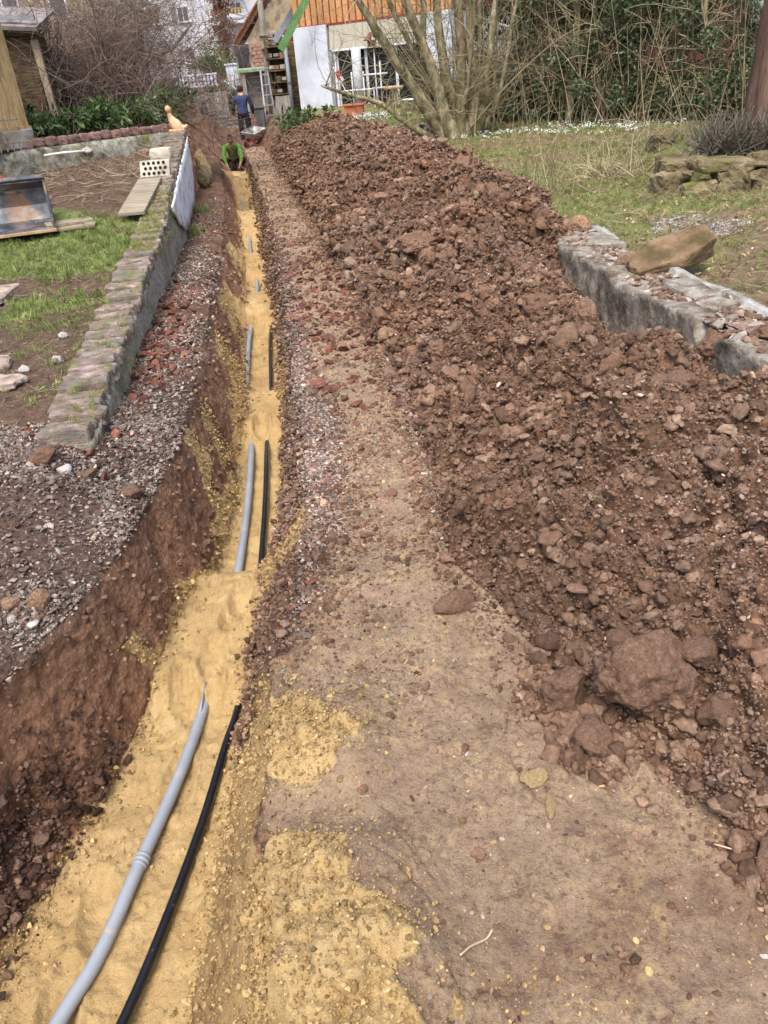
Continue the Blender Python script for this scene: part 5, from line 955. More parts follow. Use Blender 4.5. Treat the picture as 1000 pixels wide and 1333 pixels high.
m_tile = pmat('red_roof_tile', [C(112, 66, 54), C(140, 86, 70), C(156, 106, 90)], 6, 5, .85, .3, vary=.15)
hs = thing('white_house', 'white house with orange timber cladding and a glazed garden room', 'house', (-1.36, 25.0, .8), R(-29))
W_ = 4.7
MB().box((.53, .1, 1.06), (1.06, .2, 2.12)).build('wall', m_wall, hs)
MB().box((W_-.4, .1, 1.06), (.8, .2, 2.12)).build('wall', m_wall, hs)
MB().box((0.1, 2.7, 1.05), (.2, 5.0, 2.11)).build('wall', m_wall, hs)
MB().box((W_-.1, 2.7, 1.05), (.2, 5.0, 2.11)).build('wall', m_wall, hs)
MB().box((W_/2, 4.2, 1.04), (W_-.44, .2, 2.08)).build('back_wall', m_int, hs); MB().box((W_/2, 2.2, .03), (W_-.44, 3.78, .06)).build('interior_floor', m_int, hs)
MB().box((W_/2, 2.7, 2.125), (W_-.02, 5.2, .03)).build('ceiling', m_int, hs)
ga = MB(); ga.add([(0, .13, 2.145), (W_, .13, 2.145), (W_, .13, 3.6), (W_/2, .13, 5.6), (0, .13, 3.6), (0, 5.2, 2.145), (W_, 5.2, 2.145), (W_, 5.2, 3.6), (W_/2, 5.2, 5.6), (0, 5.2, 3.6)], [(0, 1, 2, 3, 4), (9, 8, 7, 6, 5), (0, 4, 9, 5), (1, 6, 7, 2), (4, 3, 8, 9), (2, 7, 8, 3), (0, 5, 6, 1)]); ga.build('gable', m_batt, hs)
bw0 = .19; n = int(W_/bw0); me_ = {}
for i in range(n):
    x = (i+.5)*W_/n; h = 3.6+2*(1-abs(x-W_/2)/(W_/2))*.98-2.13
    o = MB().box((0, 0, h/2), (W_/n-.045, .035, h)).build('cladding_board', m_clad, hs); o.location = (x, .108, 2.13)
MB().box((W_/2, .085, 2.115), (W_+.05, .06, .05)).build('drip_rail', m_batt, hs)
for s in (-1, 1):
    L_ = math.hypot(W_/2+.4, 2.2); o = MB().box((0, 0, 0), (L_, 5.9, .1)).build('roof', m_tile, hs); o.location = (W_/2+s*(W_/4+.15), 2.55, 4.60); o.rotation_euler = (0, s*math.atan2(2.0, W_/2), 0)
MB().box((-.10, .05, 1.98), (.17, .3, .26)).build('red_panel', m_redp, hs, bevel=.005)
MB().box((1.12, .05, .74), (.10, .12, 1.48)).build('corner_post', m_gpost, hs, bevel=.008); MB().box((1.22, .08, .74), (.06, .06, 1.48)).build('frame_post', m_alu, hs)
for k in range(7):
    o = MB().box((0, 0, 0), (.395, .05, .58)).build('blind_slat_panel', m_awn, hs, bevel=.004); o.location = (1.32+k*.40, .06, 1.80); o.rotation_euler = (R(-6), 0, 0)
MB().box((2.55, .03, 1.50), (2.75, .05, .05)).build('head_rail', m_alu, hs)
for k in range(3):
    x0 = 1.26+k*.9; o = MB().box((.45, 0, .73), (.84, .012, 1.42)).build('window', m_gls, hs); o.location = (x0, .16, .02)
    for q in ((0, .05), (.87, .05)):
        MB().box((q[0], 0, .73), (.045, .05, 1.46)).build('mullion', m_alu, o)
MB().box((2.55, -.02, .02), (2.8, .14, .06)).build('sill', m_alu, hs)
MB().lathe([(.13, 0), (.13, 1.42)], 20, (1.95, -.05, .05)).build('column', m_gpost2, hs, True)
# white tubular frame standing at the windows
fr = thing('tubular_frame', 'white tubular rack standing before the house windows', 'rack', (.55, 23.55, .8), R(-29))
for x in (-.45, -.1, .42): MB().tube([(x, 0, 0), (x, 0, .95 if x < .3 else 1.15)], .018, 8).build('upright', m_alu, fr, True)
for z in (.52, .86): MB().tube([(-.95 if z < .6 else -.1, 0, z), (.62, 0, z)], .02, 8).build('rail', m_alu, fr, True)
MB().tube([(-.45, 0, .05), (.42, .02, .05)], .015, 8).build('rail', m_alu, fr, True)
m_wood = pmat('light_wood', [C(168, 134, 92), C(196, 164, 120)], 5, 5, .7, .2, stretch=(1, 6, 6), vary=.08)
bt_ = thing('wooden_stool', 'light wooden bar stool before the dark window', 'stool', (1.22, 22.95, .78), R(-20))
MB().lathe([(.24, .50), (.26, .52), (.26, .55), (.24, .57)], 18).build('seat', m_wood, bt_)
MB().lathe([(.15, .24), (.15, .27)], 16).build('foot_ring', m_wood, bt_)
for a in range(4): MB().bar((.08*math.cos(a*1.57+.4), .08*math.sin(a*1.57+.4), .5), (.22*math.cos(a*1.57+.4), .22*math.sin(a*1.57+.4), 0), .03).build('leg', m_wood, bt_)
tb = thing('side_table', 'white-topped narrow table beside the stool', 'table', (1.0, 23.25, .78), R(-29))
MB().box((0, 0, .56), (.62, .26, .03)).build('top', m_alu, tb, bevel=.004)
for x, y in ((-.27, -.1), (.27, -.1), (-.27, .1), (.27, .1)): MB().bar((x, y, 0), (x, y, .545), .03).build('leg', m_alu, tb)
fl_ = thing('leaning_pole', 'thin pole with a red and white rag leaning at the window', 'pole', (.05, 23.35, .78))
MB().tube([(.12, 0, .1), (-.38, .3, 1.16)], .014, 8).build('pole', m_alu, fl_, True); MB().box((-.24, .16, .92), (.12, .03, .22), (0, R(-20), 0)).build('red_rag', m_redp, fl_, bevel=.01); MB().box((-.16, .14, .84), (.07, .03, .13), (0, R(-30), 0)).build('white_rag', m_alu, fl_, bevel=.01)
m_pot = pmat('terracotta', [C(168, 96, 68), C(190, 120, 90)], 6, 4, .85, .2, vary=0)
pl = thing('planter', 'rectangular terracotta planter before the house corner', 'planter', (.15, 22.5, .74), R(-12))
MB().box((0, 0, .13), (.44, .24, .26), (0, 0, 0), 1.12).build('box', m_pot, pl, bevel=.01); MB().box((0, 0, .275), (.56, .34, .05)).build('rim', m_pot, pl, bevel=.01); MB().box((0, 0, .303), (.46, .25, .01)).build('soil', m_yard, pl)
lg = thing('tree_stump', 'tall log stump with a whitish cut top by the stool', 'stump', (1.53, 22.2, .64))
MB().lathe([(.19, 0), (.18, .1), (.185, .34), (.17, .36)], 16).build('log', m_bark, lg, True); MB().lathe([(.17, .355), (.20, .37), (.19, .40), (.05, .42)], 16).build('plate', m_alu, lg, True)
lg = thing('cut_log', 'short dark cut log in the snowdrops before the hazel', 'log', (1.50, 19.1, .38), .4)
o = MB().lathe([(.13, 0), (.135, .08), (.13, .2)], 14).build('log', m_bark3, lg); MB().lathe([(.11, .2), (.11, .206)], 14).build('cut_face', m_wood, lg)
for k, (x, y, z, lb_) in enumerate(((-.45, 22.55, .78, 'flat stone stacked left of the planter'), (-.25, 22.45, .74, 'second flat stone next to the planter'), (-.36, 22.5, .88, 'flat stone on top of the two by the planter'))):
    o = link('flat_stone', slab_mesh('flat_stone', (.3, .2, .10), 540+k, 3, .15, .5), m_rockery, None, (x, y, z)); tag(o, lb_, 'stone', 'stones by the planter')
bh = thing('bird_house', 'bird feeder with brown gable roof on a thin pole', 'bird feeder', (.69, 20.5, .55), R(25))
m_roofb = pmat('brown_felt', [C(110, 72, 56), C(136, 94, 76)], 8, 4, .85, .2, vary=0)
MB().tube([(0, 0, -.1), (0, 0, 1.64)], .016, 8).build('pole', m_alu, bh, True); MB().box((0, 0, 1.65), (.24, .2, .02)).build('floor', m_wood, bh)
for x, y in ((-.1, -.08), (.1, -.08), (-.1, .08), (.1, .08)): MB().bar((x, y, 1.66), (x, y, 1.80), .018).build('post', m_wood, bh)
MB().box((0, .07, 1.72), (.2, .015, .12)).build('back_panel', m_wood, bh)
for s in (-1, 1): MB().box((s*.085, 0, 1.855), (.24, .30, .018), (0, s*R(42), 0)).build('roof_panel', m_roofb, bh)
# house with red walls and a tiled roof behind the thicket
m_dred = pmat('brownish_red_wall', [C(84, 48, 44), C(104, 60, 54)], 4, 4, .9, .2, vary=0)
rh = thing('red_house', 'dark red house with tiled roof hidden behind the thicket', 'house', (7.6, 27.5, .9), R(-14))
MB().box((0, 2, 1.2), (9, 4, 2.4)).build('wall', m_dred, rh)
for s in (-1, 1):
    rf = MB().box((0, 0, 0), (9.8, 3.2, .10)).build('roof', m_tile, rh); rf.location = (0, 2+s*1.35, 3.05); rf.rotation_euler = (-s*R(27), 0, 0)
    if s < 0:
        tm = None
        for r_ in range(5):
            for c_ in range(44):
                m = MB().tube([(0, -.32, 0), (0, .32, .03)], .115, 6, False) if tm is None else None
                if tm is None: tm = m.mesh('tile'); tm.materials.append(m_tile)
                o = link('tile', tm, None, rf, (-4.75+c_*.22, -1.3+r_*.62, .04))
for x in (-3, -1, 1.2, 3): w_ = MB().box((x, -.02, 1.3), (.9, .05, 1.0)).build('window', m_gls, rh); MB().box((x, -.04, .78), (1.0, .1, .05)).build('sill', m_alu, w_)
# ---------------------------------------------------------------- sheds at the left edge
m_plk = pmat('pale_plank', [C(166, 134, 88), C(190, 160, 112), C(206, 180, 136)], 5, 6, .8, .25, stretch=(8, 8, 1), vary=.1, dirt=C(150, 118, 78))
m_oldb = pmat('old_dark_board', [C(62, 52, 42), C(98, 82, 60), C(140, 116, 78)], 4, 6, .85, .3, stretch=(1, 6, 6), vary=.25)
m_slate = pmat('grey_roofing', [C(120, 112, 108), C(150, 142, 138)], 5, 5, .85, .3, vary=.05, dirt=C(96, 84, 76))
m_ston = pmat('whitish_plinth', [C(150, 142, 128), C(186, 180, 168)], 5, 6, .92, .6, vary=0, dirt=C(110, 100, 84))
sd1 = thing('plank_shed', 'pale upright plank shed at the left photo edge', 'shed', (-4.98, 13.55, 1.05), math.atan2(-1.0, -.42))
for k in range(16): o = MB().box((0, 0, .95), (.145, .025, 1.9)).build('plank', m_plk, sd1); o.location = (.075+k*.15, .0+.004*(k % 2), .28)
MB().box((1.2, -.05, 1.0), (2.4, .06, 2.1)).build('wall', m_oldb, sd1); MB().box((1.2, .0, .13), (2.4, .16, .26)).build('plinth', m_ston, sd1, bevel=.02)
MB().box((1.2, .03, .25), (2.42, .05, .10)).build('bottom_rail', m_plk, sd1); MB().box((1.2, -.5, 2.26), (2.7, 1.6, .08), (R(-8), 0, 0)).build('roof', m_slate, sd1)
MB().box((1.2, -1.2, 1.0), (2.36, .06, 2.0)).build('wall', m_oldb, sd1); MB().box((.02, -.62, 1.0), (.05, 1.1, 2.0)).build('wall', m_oldb, sd1)
sd2 = thing('clapboard_shed', 'dark clapboard shed with drooping fascia behind the pale planks', 'shed', (-5.12, 15.4, 1.1), R(4))
for k in range(9): o = MB().box((0, 0, 0), (1.5, .03, .21)).build('clapboard', m_oldb, sd2); o.location = (-.86, .0, .12+k*.178); o.rotation_euler = (R(7), 0, 0)
MB().box((-.86, .04, .8), (1.48, .04, 1.6)).build('wall', m_oldb, sd2); MB().box((-.86, 1.0, .8), (1.48, .04, 1.6)).build('wall', m_oldb, sd2)
for x in (-.14, -1.58): MB().box((x, .52, .8), (.04, .92, 1.6)).build('wall', m_oldb, sd2)
MB().box((-.02, -.03, .72), (.11, .09, 1.5), (0, R(-2), 0)).build('corner_post', pmat('grey_post_wood', [C(150, 132, 108), C(176, 158, 134)], 6, 5, .9, .3, stretch=(6, 6, 1)), sd2)
MB().box((-.8, -.1, 1.68), (1.7, .04, .17), (0, R(6), 0)).build('fascia', m_oldb, sd2); rf = MB().box((-.85, .45, 1.88), (1.95, 1.5, .06), (R(14), R(6), 0)).build('roof', m_slate, sd2)
MB().box((-.8, -.13, 1.85), (1.75, .06, .05), (0, R(6), 0)).build('gutter', m_gpost, rf)
lt = thing('lattice', 'thin weathered lattice leaning before the pale planks', 'trellis', (-5.0, 12.95, 1.05), math.atan2(-1.0, -.42))
for k in range(5): MB().bar((.05+k*.13, .10, 0), (.0+k*.13, .05, .48), .016).build('slat', m_board, lt)
for z in (.1, .26, .4): MB().bar((-.05, .11, z), (.65, .11, z+.02), .016).build('rail', m_board, lt)
# ---------------------------------------------------------------- the yard behind the workers
yz = lambda x, y: float(yard_z(np.array([x]), np.array([y]))[0])
m_greyb = pmat('grey_board', [C(104, 98, 90), C(134, 128, 118), C(154, 148, 138)], 5, 6, .9, .3, stretch=(6, 6, 1), vary=.15)
fp = thing('board_fence', 'grey upright board fence panel behind the soil mound', 'fence', (-4.46, 29, .80), R(3))
for k in range(11): o = MB().box((0, 0, .38), (.083, .022, .76)).build('board', m_greyb, fp); o.location = (-.46+k*.092, 0, random.uniform(-.01, .01))
for z in (.15, .6): MB().box((0, .03, z), (1.0, .03, .05)).build('rail', m_greyb, fp)
m_navyc = pmat('dark_blue_cloth', [C(30, 40, 62), C(46, 58, 84)], 8, 5, .9, .3, vary=0)
bj = thing('hanging_cloth', 'dark blue cloth hanging beside the board fence', 'cloth', (-4.72, 28.6, .72)); m = MB(); m.lathe([(.13, 0), (.15, .2), (.12, .4), (.05, .56), (.02, .60)], 9); m.build('cloth', m_navyc, bj, True); MB().tube([(0, 0, 0), (0, 0, .66)], .02, 6).build('post', m_greyb, bj)
m_hose = pmat('pale_green_hose', [C(150, 178, 160), C(170, 196, 178)], 8, 3, .5, 0, vary=0)
h1 = thing('garden_hose', 'pale green hose arching over the board fence', 'hose', (-4.3, 28.8, 1.5)); MB().tube(curve_pts([(.35, 0, .35), (.6, 0, .15), (.95, -.1, .0), (1.15, -.1, .15), (1.2, -.1, .5)], 6), .022, 8).build('hose', m_hose, h1, True)
h2 = thing('garden_hose', 'pale hose end standing up left of the board fence', 'hose', (-4.98, 28.7, .8)); MB().tube(curve_pts([(.05, 0, 0), (.03, 0, .4), (.0, 0, .65), (.08, 0, .78), (.14, 0, .74)], 6), .022, 8).build('hose', m_hose, h2, True)
def pallet(x, y, z, n, label, rz):
    t = thing('pallet', label, 'pallet', (x, y, z), rz, 'pallets in the yard')
    for l in range(n):
        for k in range(5): MB().box((-.26+k*.13, 0, l*.13+.11), (.10, .5, .018)).build('slat', m_greyb, t)
        for s in (-1, 0, 1): MB().box((0, s*.2, l*.13+.05), (.62, .07, .09)).build('bearer', m_greyb, t)
    return t
pallet(-4.05, 27.0, .60, 3, 'mossy wooden pallets stacked before the board fence', .1); pallet(-3.46, 26.6, .55, 2, 'low pallets left of the man in navy', -.1)
rg = np.random.default_rng(900)
bush('ivy_hedge', 'low ivy hedge behind the board fence', (-4.8, 30.6, .95), [(rg.uniform(-1.3, 1.0), rg.normal(0, .15), rg.uniform(.1, .7), .2) for _ in range(40)], 2200, .10, m_ivy, 901, 20, 'hedge', None, 1.7)
bush('round_bush', 'round grey-green bush before the apartment house', (-6.2, 42.2, 1.8), [(rg.normal(0, .42), rg.normal(0, .4), .95+rg.normal(0, .32), .25) for _ in range(40)], 3800, .12, m_con, 902, 20, 'bush', None, 2.5)
t = thing('rusty_conifer', 'narrow rust-brown conifer beside the balcony', 'tree', (-5.65, 44, 1.9)); MB().tube([(0, 0, 0), (0, 0, 4.2)], [.10, .03], 8).build('trunk', m_bark3, t)
leafy('crown', [(rg.normal(0, .18+.10*(1-k/60)), rg.normal(0, .2), .4+3.9*k/60, .22) for k in range(60)], .13, m_rusty, t, 903, 3600, 2.2, .8)
m_brk = pmat('brick_wall', [C(150, 112, 96), C(176, 140, 122)], 6, 5, .9, .4, vary=.1)
bl_ = thing('balustrade', 'white cast balustrade on a low brick wall', 'balustrade', (-6.75, 40, 1.45)); MB().box((0, 0, .17), (1.9, .16, .36)).build('wall', m_brk, bl_); MB().box((0, 0, .37), (1.95, .2, .05)).build('plinth', m_wall, bl_); MB().box((0, 0, .82), (1.95, .14, .06)).build('rail', m_wall, bl_)
for k in range(12):
    MB().lathe([(.05, 0), (.07, .06), (.045, .14), (.07, .22), (.055, .30), (.05, .39)], 8, (-.88+k*.16, 0, .395)).build('baluster', m_wall, bl_, True)
t = thing('gate_pillar', 'white gate pillar with a dark climbing plant', 'pillar', (-4.55, 36, 1.35)); MB().box((0, 0, .55), (.46, .3, 1.1)).build('shaft', m_wall, t, bevel=.01); MB().box((0, 0, 1.12), (.54, .38, .06)).build('cap', m_wall, t)
tw = Twigs(); n = 60; tw.add(np.stack([rg.normal(0, .1, n), -.2+0*rg.random(n), 0*rg.random(n)], 1), rdir(n, 905, .7, 1), rg.uniform(.6, 1.6, n), .012, .4, 906, 5); tw.build('climber', m_twig, t)
t = thing('shed_roof', 'tilted grey sheet roof behind the green-topped crate', 'roof', (-3.8, 34, 1.2)); MB().box((0, 0, 1.5), (.62, .9, .05), (R(-48), 0, 0)).build('sheet', m_gpost, t)
for x in (-.25, .25): MB().bar((x, 0, 0), (x, 0, 1.45), .06).build('post', m_greyb, t)
# crate shelter with a green top
m_gtop = pmat('green_felt', [C(136, 158, 126), C(160, 180, 148)], 8, 4, .85, .2, vary=0, dirt=C(110, 124, 96))
cs = thing('crate_shelter', 'board shelter with a pale green top behind the man in navy', 'shelter', (-2.93, 28.2, .75))
MB().box((0, 0, 1.33), (1.02, .8, .10), (R(3), 0, 0)).build('top', m_gtop, cs, bevel=.015)
for x, y in ((-.27, -.3), (.42, -.3), (-.27, .3), (.42, .3)): MB().box((x, y, .64), (.10, .09, 1.28)).build('post', m_greyb, cs)
for k in range(7): o = MB().box((0, 0, 0), (.62, .02, .145)).build('board', m_greyb, cs); o.location = (.08, .1, .3+k*.152)
ld = thing('step_ladder', 'aluminium step ladder beside the board shelter', 'ladder', (-2.42, 26.5, .58), R(10))
m_alu2 = pmat('aluminium', [C(176, 178, 180), C(200, 202, 204)], 6, 3, .35, 0, metal=.6, vary=0)
for s in (-1, 1): MB().bar((s*.15, -.22, 0), (s*.10, 0, 1.48), .04, .03).build('stile', m_alu2, ld); MB().bar((s*.13, .30, 0), (s*.10, .03, 1.42), .03, .03).build('rear_leg', m_alu2, ld)
for k in range(5): MB().box((0, -.18+.045*k, .25+k*.27), (.26, .08, .025)).build('step', m_alu2, ld)
MB().box((0, .02, 1.49), (.28, .14, .03)).build('top_step', m_alu2, ld)
bn = thing('bin', 'dark grey bin standing next to the step ladder', 'bin', (-2.66, 26.0, .50)); m_bin = pmat('grey_plastic', [C(78, 80, 80), C(98, 100, 100)], 6, 4, .6, .1, vary=0)
MB().box((0, 0, .27), (.24, .24, .54), (0, 0, 0), 1.15).build('body', m_bin, bn, bevel=.015); MB().box((0, -.01, .565), (.31, .32, .045)).build('lid', m_bin, bn, bevel=.012)
tp_ = thing('timber_pole', 'tall grey timber pole rising behind the ladder', 'pole', (-2.42, 27.5, .7)); MB().tube([(0, 0, 0), (.03, 0, 1.6), (.08, 0, 3.8)], [.10, .095, .085], 10).build('pole', m_greyb, tp_, True); MB().box((.05, -.12, 2.05), (.24, .16, .34)).build('box', m_board, tp_, bevel=.01); MB().box((.05, -.14, 2.23), (.30, .24, .03)).build('box_roof', m_greyb, tp_)
tw_ = thing('tan_outbuilding', 'tan outbuilding with an orange sloping barge board', 'outbuilding', (-2.6, 30.2, .9)); m_tan = pmat('tan_render', [C(148, 132, 106), C(176, 160, 132)], 4, 5, .9, .3, vary=0, dirt=C(120, 104, 82))
MB().add([(-.55, 0, 0), (1.1, 0, 0), (1.1, 0, 3.6), (-.05, 0, 2.75), (-.55, 0, 2.1), (-.55, 2.4, 0), (1.1, 2.4, 0), (1.1, 2.4, 3.6), (-.05, 2.4, 2.75), (-.55, 2.4, 2.1)], [(0, 1, 2, 3, 4), (9, 8, 7, 6, 5), (0, 4, 9, 5), (4, 3, 8, 9), (3, 2, 7, 8), (2, 1, 6, 7)]).build('wall', m_tan, tw_)
MB().bar((-1.0, -.06, 1.95), (.25, -.06, 3.35), .05, .17).build('barge_board', m_clad, tw_); MB().box((-.4, 1.1, 2.72), (1.9, 2.7, .05), (0, R(-48), 0)).build('roof', m_tile, tw_)
for r_ in range(7):
    for c_ in range(3): MB().box((-.40+c_*.17+(.06 if r_ % 2 else 0), -.02, 1.25+r_*.11), (.155, .05, .095)).build('stone', m_brk, tw_)
# dark stack of timber frames and stone between yard and house
sk = thing('timber_rack', 'dark rack stacked with timber and stones against the house side', 'rack', (-2.03, 26.9, .62))
for x in (-.27, .27):
    for y in (-.2, .5): MB().box((x, y, 1.1), (.07, .07, 2.2)).build('post', m_oldb, sk)
for k in range(7):
    MB().box((0, .15, .12+k*.31), (.62, .8, .03)).build('shelf', m_oldb, sk)
    for c_ in range(3):
        if random.random() < .85: MB().box((-.18+c_*.18, -.05+random.uniform(-.08, .08), .21+k*.31), (.15, .3, random.uniform(.08, .17)), (0, 0, random.uniform(-.2, .2))).build('stored_piece', random.choice([m_oldb, m_oldb, m_brk, m_ston, m_greyb]), sk, bevel=.008)
MB().box((.25, .56, 1.1), (1.2, .03, 2.2)).build('back_boards', m_oldb, sk)
for k in range(4): MB().box((-.1+.12*k, -.1, 2.26+.05*(k % 2)), (.2, .3, .09), (0, 0, .3*k)).build('stone', m_ston, sk, bevel=.02)
for k, (x, rz, lb_) in enumerate(((-2.08, .12, 'grey plank leaning on the timber rack'), (-1.82, -.04, 'wide old plank leaning by the house corner'))):
    o = box('plank', m_greyb, None, (x, 25.85, .95), (.18+.06*k, .03, .74), (R(-12), rz, 0), .004); tag(o, lb_, 'plank', 'planks at the rack')
lm = thing('wall_lamp', 'round white lamp on the beam end', 'lamp', (-1.79, 26.0, 2.74)); MB().lathe([(.02, 0), (.09, .03), (.10, .08), (.06, .13)], 14).build('shade', m_alu, lm, True); MB().bar((0, 0, .12), (.05, .4, .16), .03).build('arm', m_gpost, lm)
pp_ = thing('down_pipe', 'grey downpipe at the left corner of the white house', 'pipe', (-1.62, 25.25, .6)); MB().tube([(0, 0, 0), (0, 0, 2.2)], .055, 10).build('pipe', m_gpost, pp_, True); MB().lathe([(.068, 0), (.068, .06)], 10, (0, 0, 1.0)).build('clamp', m_bin, pp_)
gb = link('green_board', MB().box((0, 0, 0), (.19, .04, 1.9)).mesh('green_board'), pmat('green_paint', [C(82, 124, 70), C(104, 146, 90)], 5, 4, .7, .2, vary=0)); gb.location = (-1.12, 24.25, 3.16); gb.rotation_euler = (R(8), R(38), 0); tag(gb, 'green board slanting up beside the orange cladding', 'board')
bm_ = link('roof_beam', MB().box((0, 0, 0), (.16, .14, 2.2)).mesh('roof_beam'), m_gpost); bm_.location = (-1.18, 25.55, 3.5); bm_.rotation_euler = (R(4), R(42), 0); tag(bm_, 'grey slanting beam behind the green board', 'beam')
# ---------------------------------------------------------------- apartment house far behind
ap = thing('apartment_house', 'white apartment house with balconies at the far end', 'building', (-7.6, 52, 2.2))
m_awall = pmat('apartment_render', [C(196, 198, 202), C(212, 214, 218)], 2, 5, .9, .1, vary=0)
MB().box((1.0, 2.5, 4.0), (9.5, 5, 8)).build('wall', m_awall, ap); rf = MB().box((1.0, 2.5, 8.5), (10.4, 6, 1.1), (0, 0, 0), .5).build('roof', m_tile, ap); MB().box((2, 2.5, 9.2), (.5, .5, .9)).build('chimney', m_brk, rf)
m_sh = pmat('grey_shutter', [C(112, 108, 108), C(138, 134, 132)], 5, 3, .8, .1, stretch=(1, 1, 8), vary=.05)
for fl in range(4):
    z0 = .9+fl*2.02
    for x in (-2.9, -1.25, .75, 1.75, 3.6, 4.9):
        w_ = MB().box((x, -.01, z0+.36), (.62, .06, .74)).build('window', m_alu, ap)
        for s in (-.145, .145): MB().box((x+s, -.045, z0+.36), (.25, .03, .64)).build('pane', m_gls, w_)
        MB().box((x, -.06, z0-.04), (.74, .12, .04)).build('sill', m_alu, w_)
        if x < -1: MB().box((x-.52, -.03, z0+.36), (.30, .05, .74)).build('shutter', m_sh, w_)
    b_ = MB().box((1.25, -.55, z0-.28), (2.0, 1.1, .14)).build('balcony', m_awall, ap); MB().box((1.25, -1.06, z0+.02), (2.0, .05, .14)).build('parapet', m_awall, b_); MB().box((1.25, -1.06, z0+.36), (2.0, .05, .05)).build('handrail', m_wood, b_)
    for k in range(11): MB().box((.3+k*.19, -1.06, z0+.21), (.10, .03, .26)).build('railing_board', m_wood, b_)
ap2 = thing('neighbour_house', 'pale neighbouring house behind the outbuilding', 'building', (1.5, 46, 1.6)); MB().box((0, 2, 3.2), (9, 4, 6.4)).build('wall', m_awall, ap2); MB().box((0, 2, 6.9), (9.8, 5, 1.2), (0, 0, 0), .5).build('roof', m_tile, ap2)
for x in (-3.4, -1.5, .5, 2.6):
    for z in (1.2, 3.6): w_ = MB().box((x, -.01, z), (.8, .06, 1.0)).build('window', m_alu, ap2); MB().box((x, -.045, z), (.66, .03, .86)).build('pane', m_gls, w_)
ap3 = thing('neighbour_house', 'grey house behind the bare shrub', 'building', (-16.5, 44, 1.6)); MB().box((0, 2, 3.5), (10, 5, 7)).build('wall', m_tan, ap3); MB().box((0, 2, 7.6), (10.8, 6, 1.4), (0, 0, 0), .5).build('roof', m_tile, ap3)
for x in (-3.4, -1.2, 1.2, 3.4):
    for z in (1.4, 4.0): w_ = MB().box((x, -.51, z), (.8, .06, 1.0)).build('window', m_alu, ap3); MB().box((x, -.545, z), (.66, .03, .86)).build('pane', m_gls, w_)
# a row of trees far off closes the view
for k, (x, y, lb_) in enumerate(((-13, 62, 'distant bare tree left of the apartment house'), (6, 58, 'distant bare tree behind the white house'), (14, 50, 'distant tree behind the red house'), (22, 44, 'distant tree to the far right'), (30, 36, 'distant tree beyond the right photo edge'), (-26, 48, 'distant tree beyond the left photo edge'))):
    t = thing('distant_tree', lb_, 'tree', (x, y, .6), 0, 'trees closing the view'); MB().tube([(0, 0, 0), (.1, 0, 2), (.2, 0, 5)], [.35, .28, .12], 9, wob=.06).build('trunk', m_bark3, t, True)
    leafy('crown', [(rg.normal(0, 1.8), rg.normal(0, 1.4), rg.uniform(1.5, 8), .9) for _ in range(50)], .35, m_ivy, t, 950+k, 4200, 1.7)
# ---------------------------------------------------------------- workers
def skin(name, joints, chains, mats, segmat, parent):
    """joints: name -> (x,y,z,r); chains: lists of joint names; segmat(a,b) -> material slot"""
    names = list(joints); ix = {k: i for i, k in enumerate(names)}; edges = [(ix[c[i]], ix[c[i+1]]) for c in chains for i in range(len(c)-1)]
    me = bpy.data.meshes.new(name); me.from_pydata([joints[k][:3] for k in names], edges, []); o = bpy.data.objects.new(name, me); COL.objects.link(o)
    m = o.modifiers.new('skin', 'SKIN'); m.use_smooth_shade = True; m.branch_smoothing = .4
    if not me.skin_vertices: me.attributes.new('skin', 'FLOAT', 'POINT') if False else None
    sv_ = me.skin_vertices[0].data if me.skin_vertices else None
    if sv_ is None: raise RuntimeError('no skin layer')
    for i, k in enumerate(names): r = joints[k][3]; sv_[i].radius = (r, r) if not hasattr(r, '__len__') else r
    sv_[ix['pelvis']].use_root = True
    s = o.modifiers.new('sub', 'SUBSURF'); s.levels = 2; s.render_levels = 2
    dg = bpy.context.evaluated_depsgraph_get(); dg.update(); ev = bpy.data.meshes.new_from_object(o.evaluated_get(dg)); bpy.data.objects.remove(o)
    for m_ in mats: ev.materials.append(m_)
    A = np.array([joints[names[a]][:3] for a, b in edges]); B_ = np.array([joints[names[b]][:3] for a, b in edges]); sm_ = np.array([segmat(names[a], names[b]) for a, b in edges])
    c = np.array([p.center[:] for p in ev.polygons]); d = B_-A; t = np.clip(((c[:, None]-A[None])*d[None]).sum(-1)/np.maximum(1e-9, (d*d).sum(-1))[None], 0, 1)
    dist = np.linalg.norm(c[:, None]-(A[None]+t[..., None]*d[None]), axis=-1); ev.polygons.foreach_set('material_index', sm_[dist.argmin(1)].astype(np.int32)); ev.polygons.foreach_set('use_smooth', [True]*len(ev.polygons)); ev.update()
    ev.name = name; return link(name, ev, None, parent)
def fingers(j, ch, h, tip, side, curl):
    """five unequal fingers from the palm joint h towards tip"""
    p = Vector(j[h][:3]); d = (Vector(tip)-p).normalized(); s = Vector(side).normalized(); c = Vector(curl).normalized()
    for k, (off, ln) in enumerate(((-.030, .060), (-.010, .078), (.011, .072), (.031, .056))):
        a = p+d*.045+s*off; b_ = a+d*ln*.55+c*.012; e_ = b_+d*ln*.3+c*.035
        for n_, q, r in (('a', a, .011), ('b', b_, .0095), ('c', e_, .008)): j['%s_f%d%s' % (h, k, n_)] = (*q, r)
        ch.append([h]+['%s_f%d%s' % (h, k, n_) for n_ in 'abc'])
    a = p-s*.04+d*.01; b_ = a-s*.015+d*.04+c*.015; j[h+'_t1'] = (*a, .013); j[h+'_t2'] = (*b_, .010); ch.append([h, h+'_t1', h+'_t2'])
m_navy = pmat('navy_jacket', [C(38, 50, 84), C(54, 68, 106)], 9, 5, .85, .5, 14, .03, vary=0); m_slv = pmat('dark_sleeve', [C(26, 30, 44), C(40, 46, 62)], 9, 5, .85, .4, vary=0)
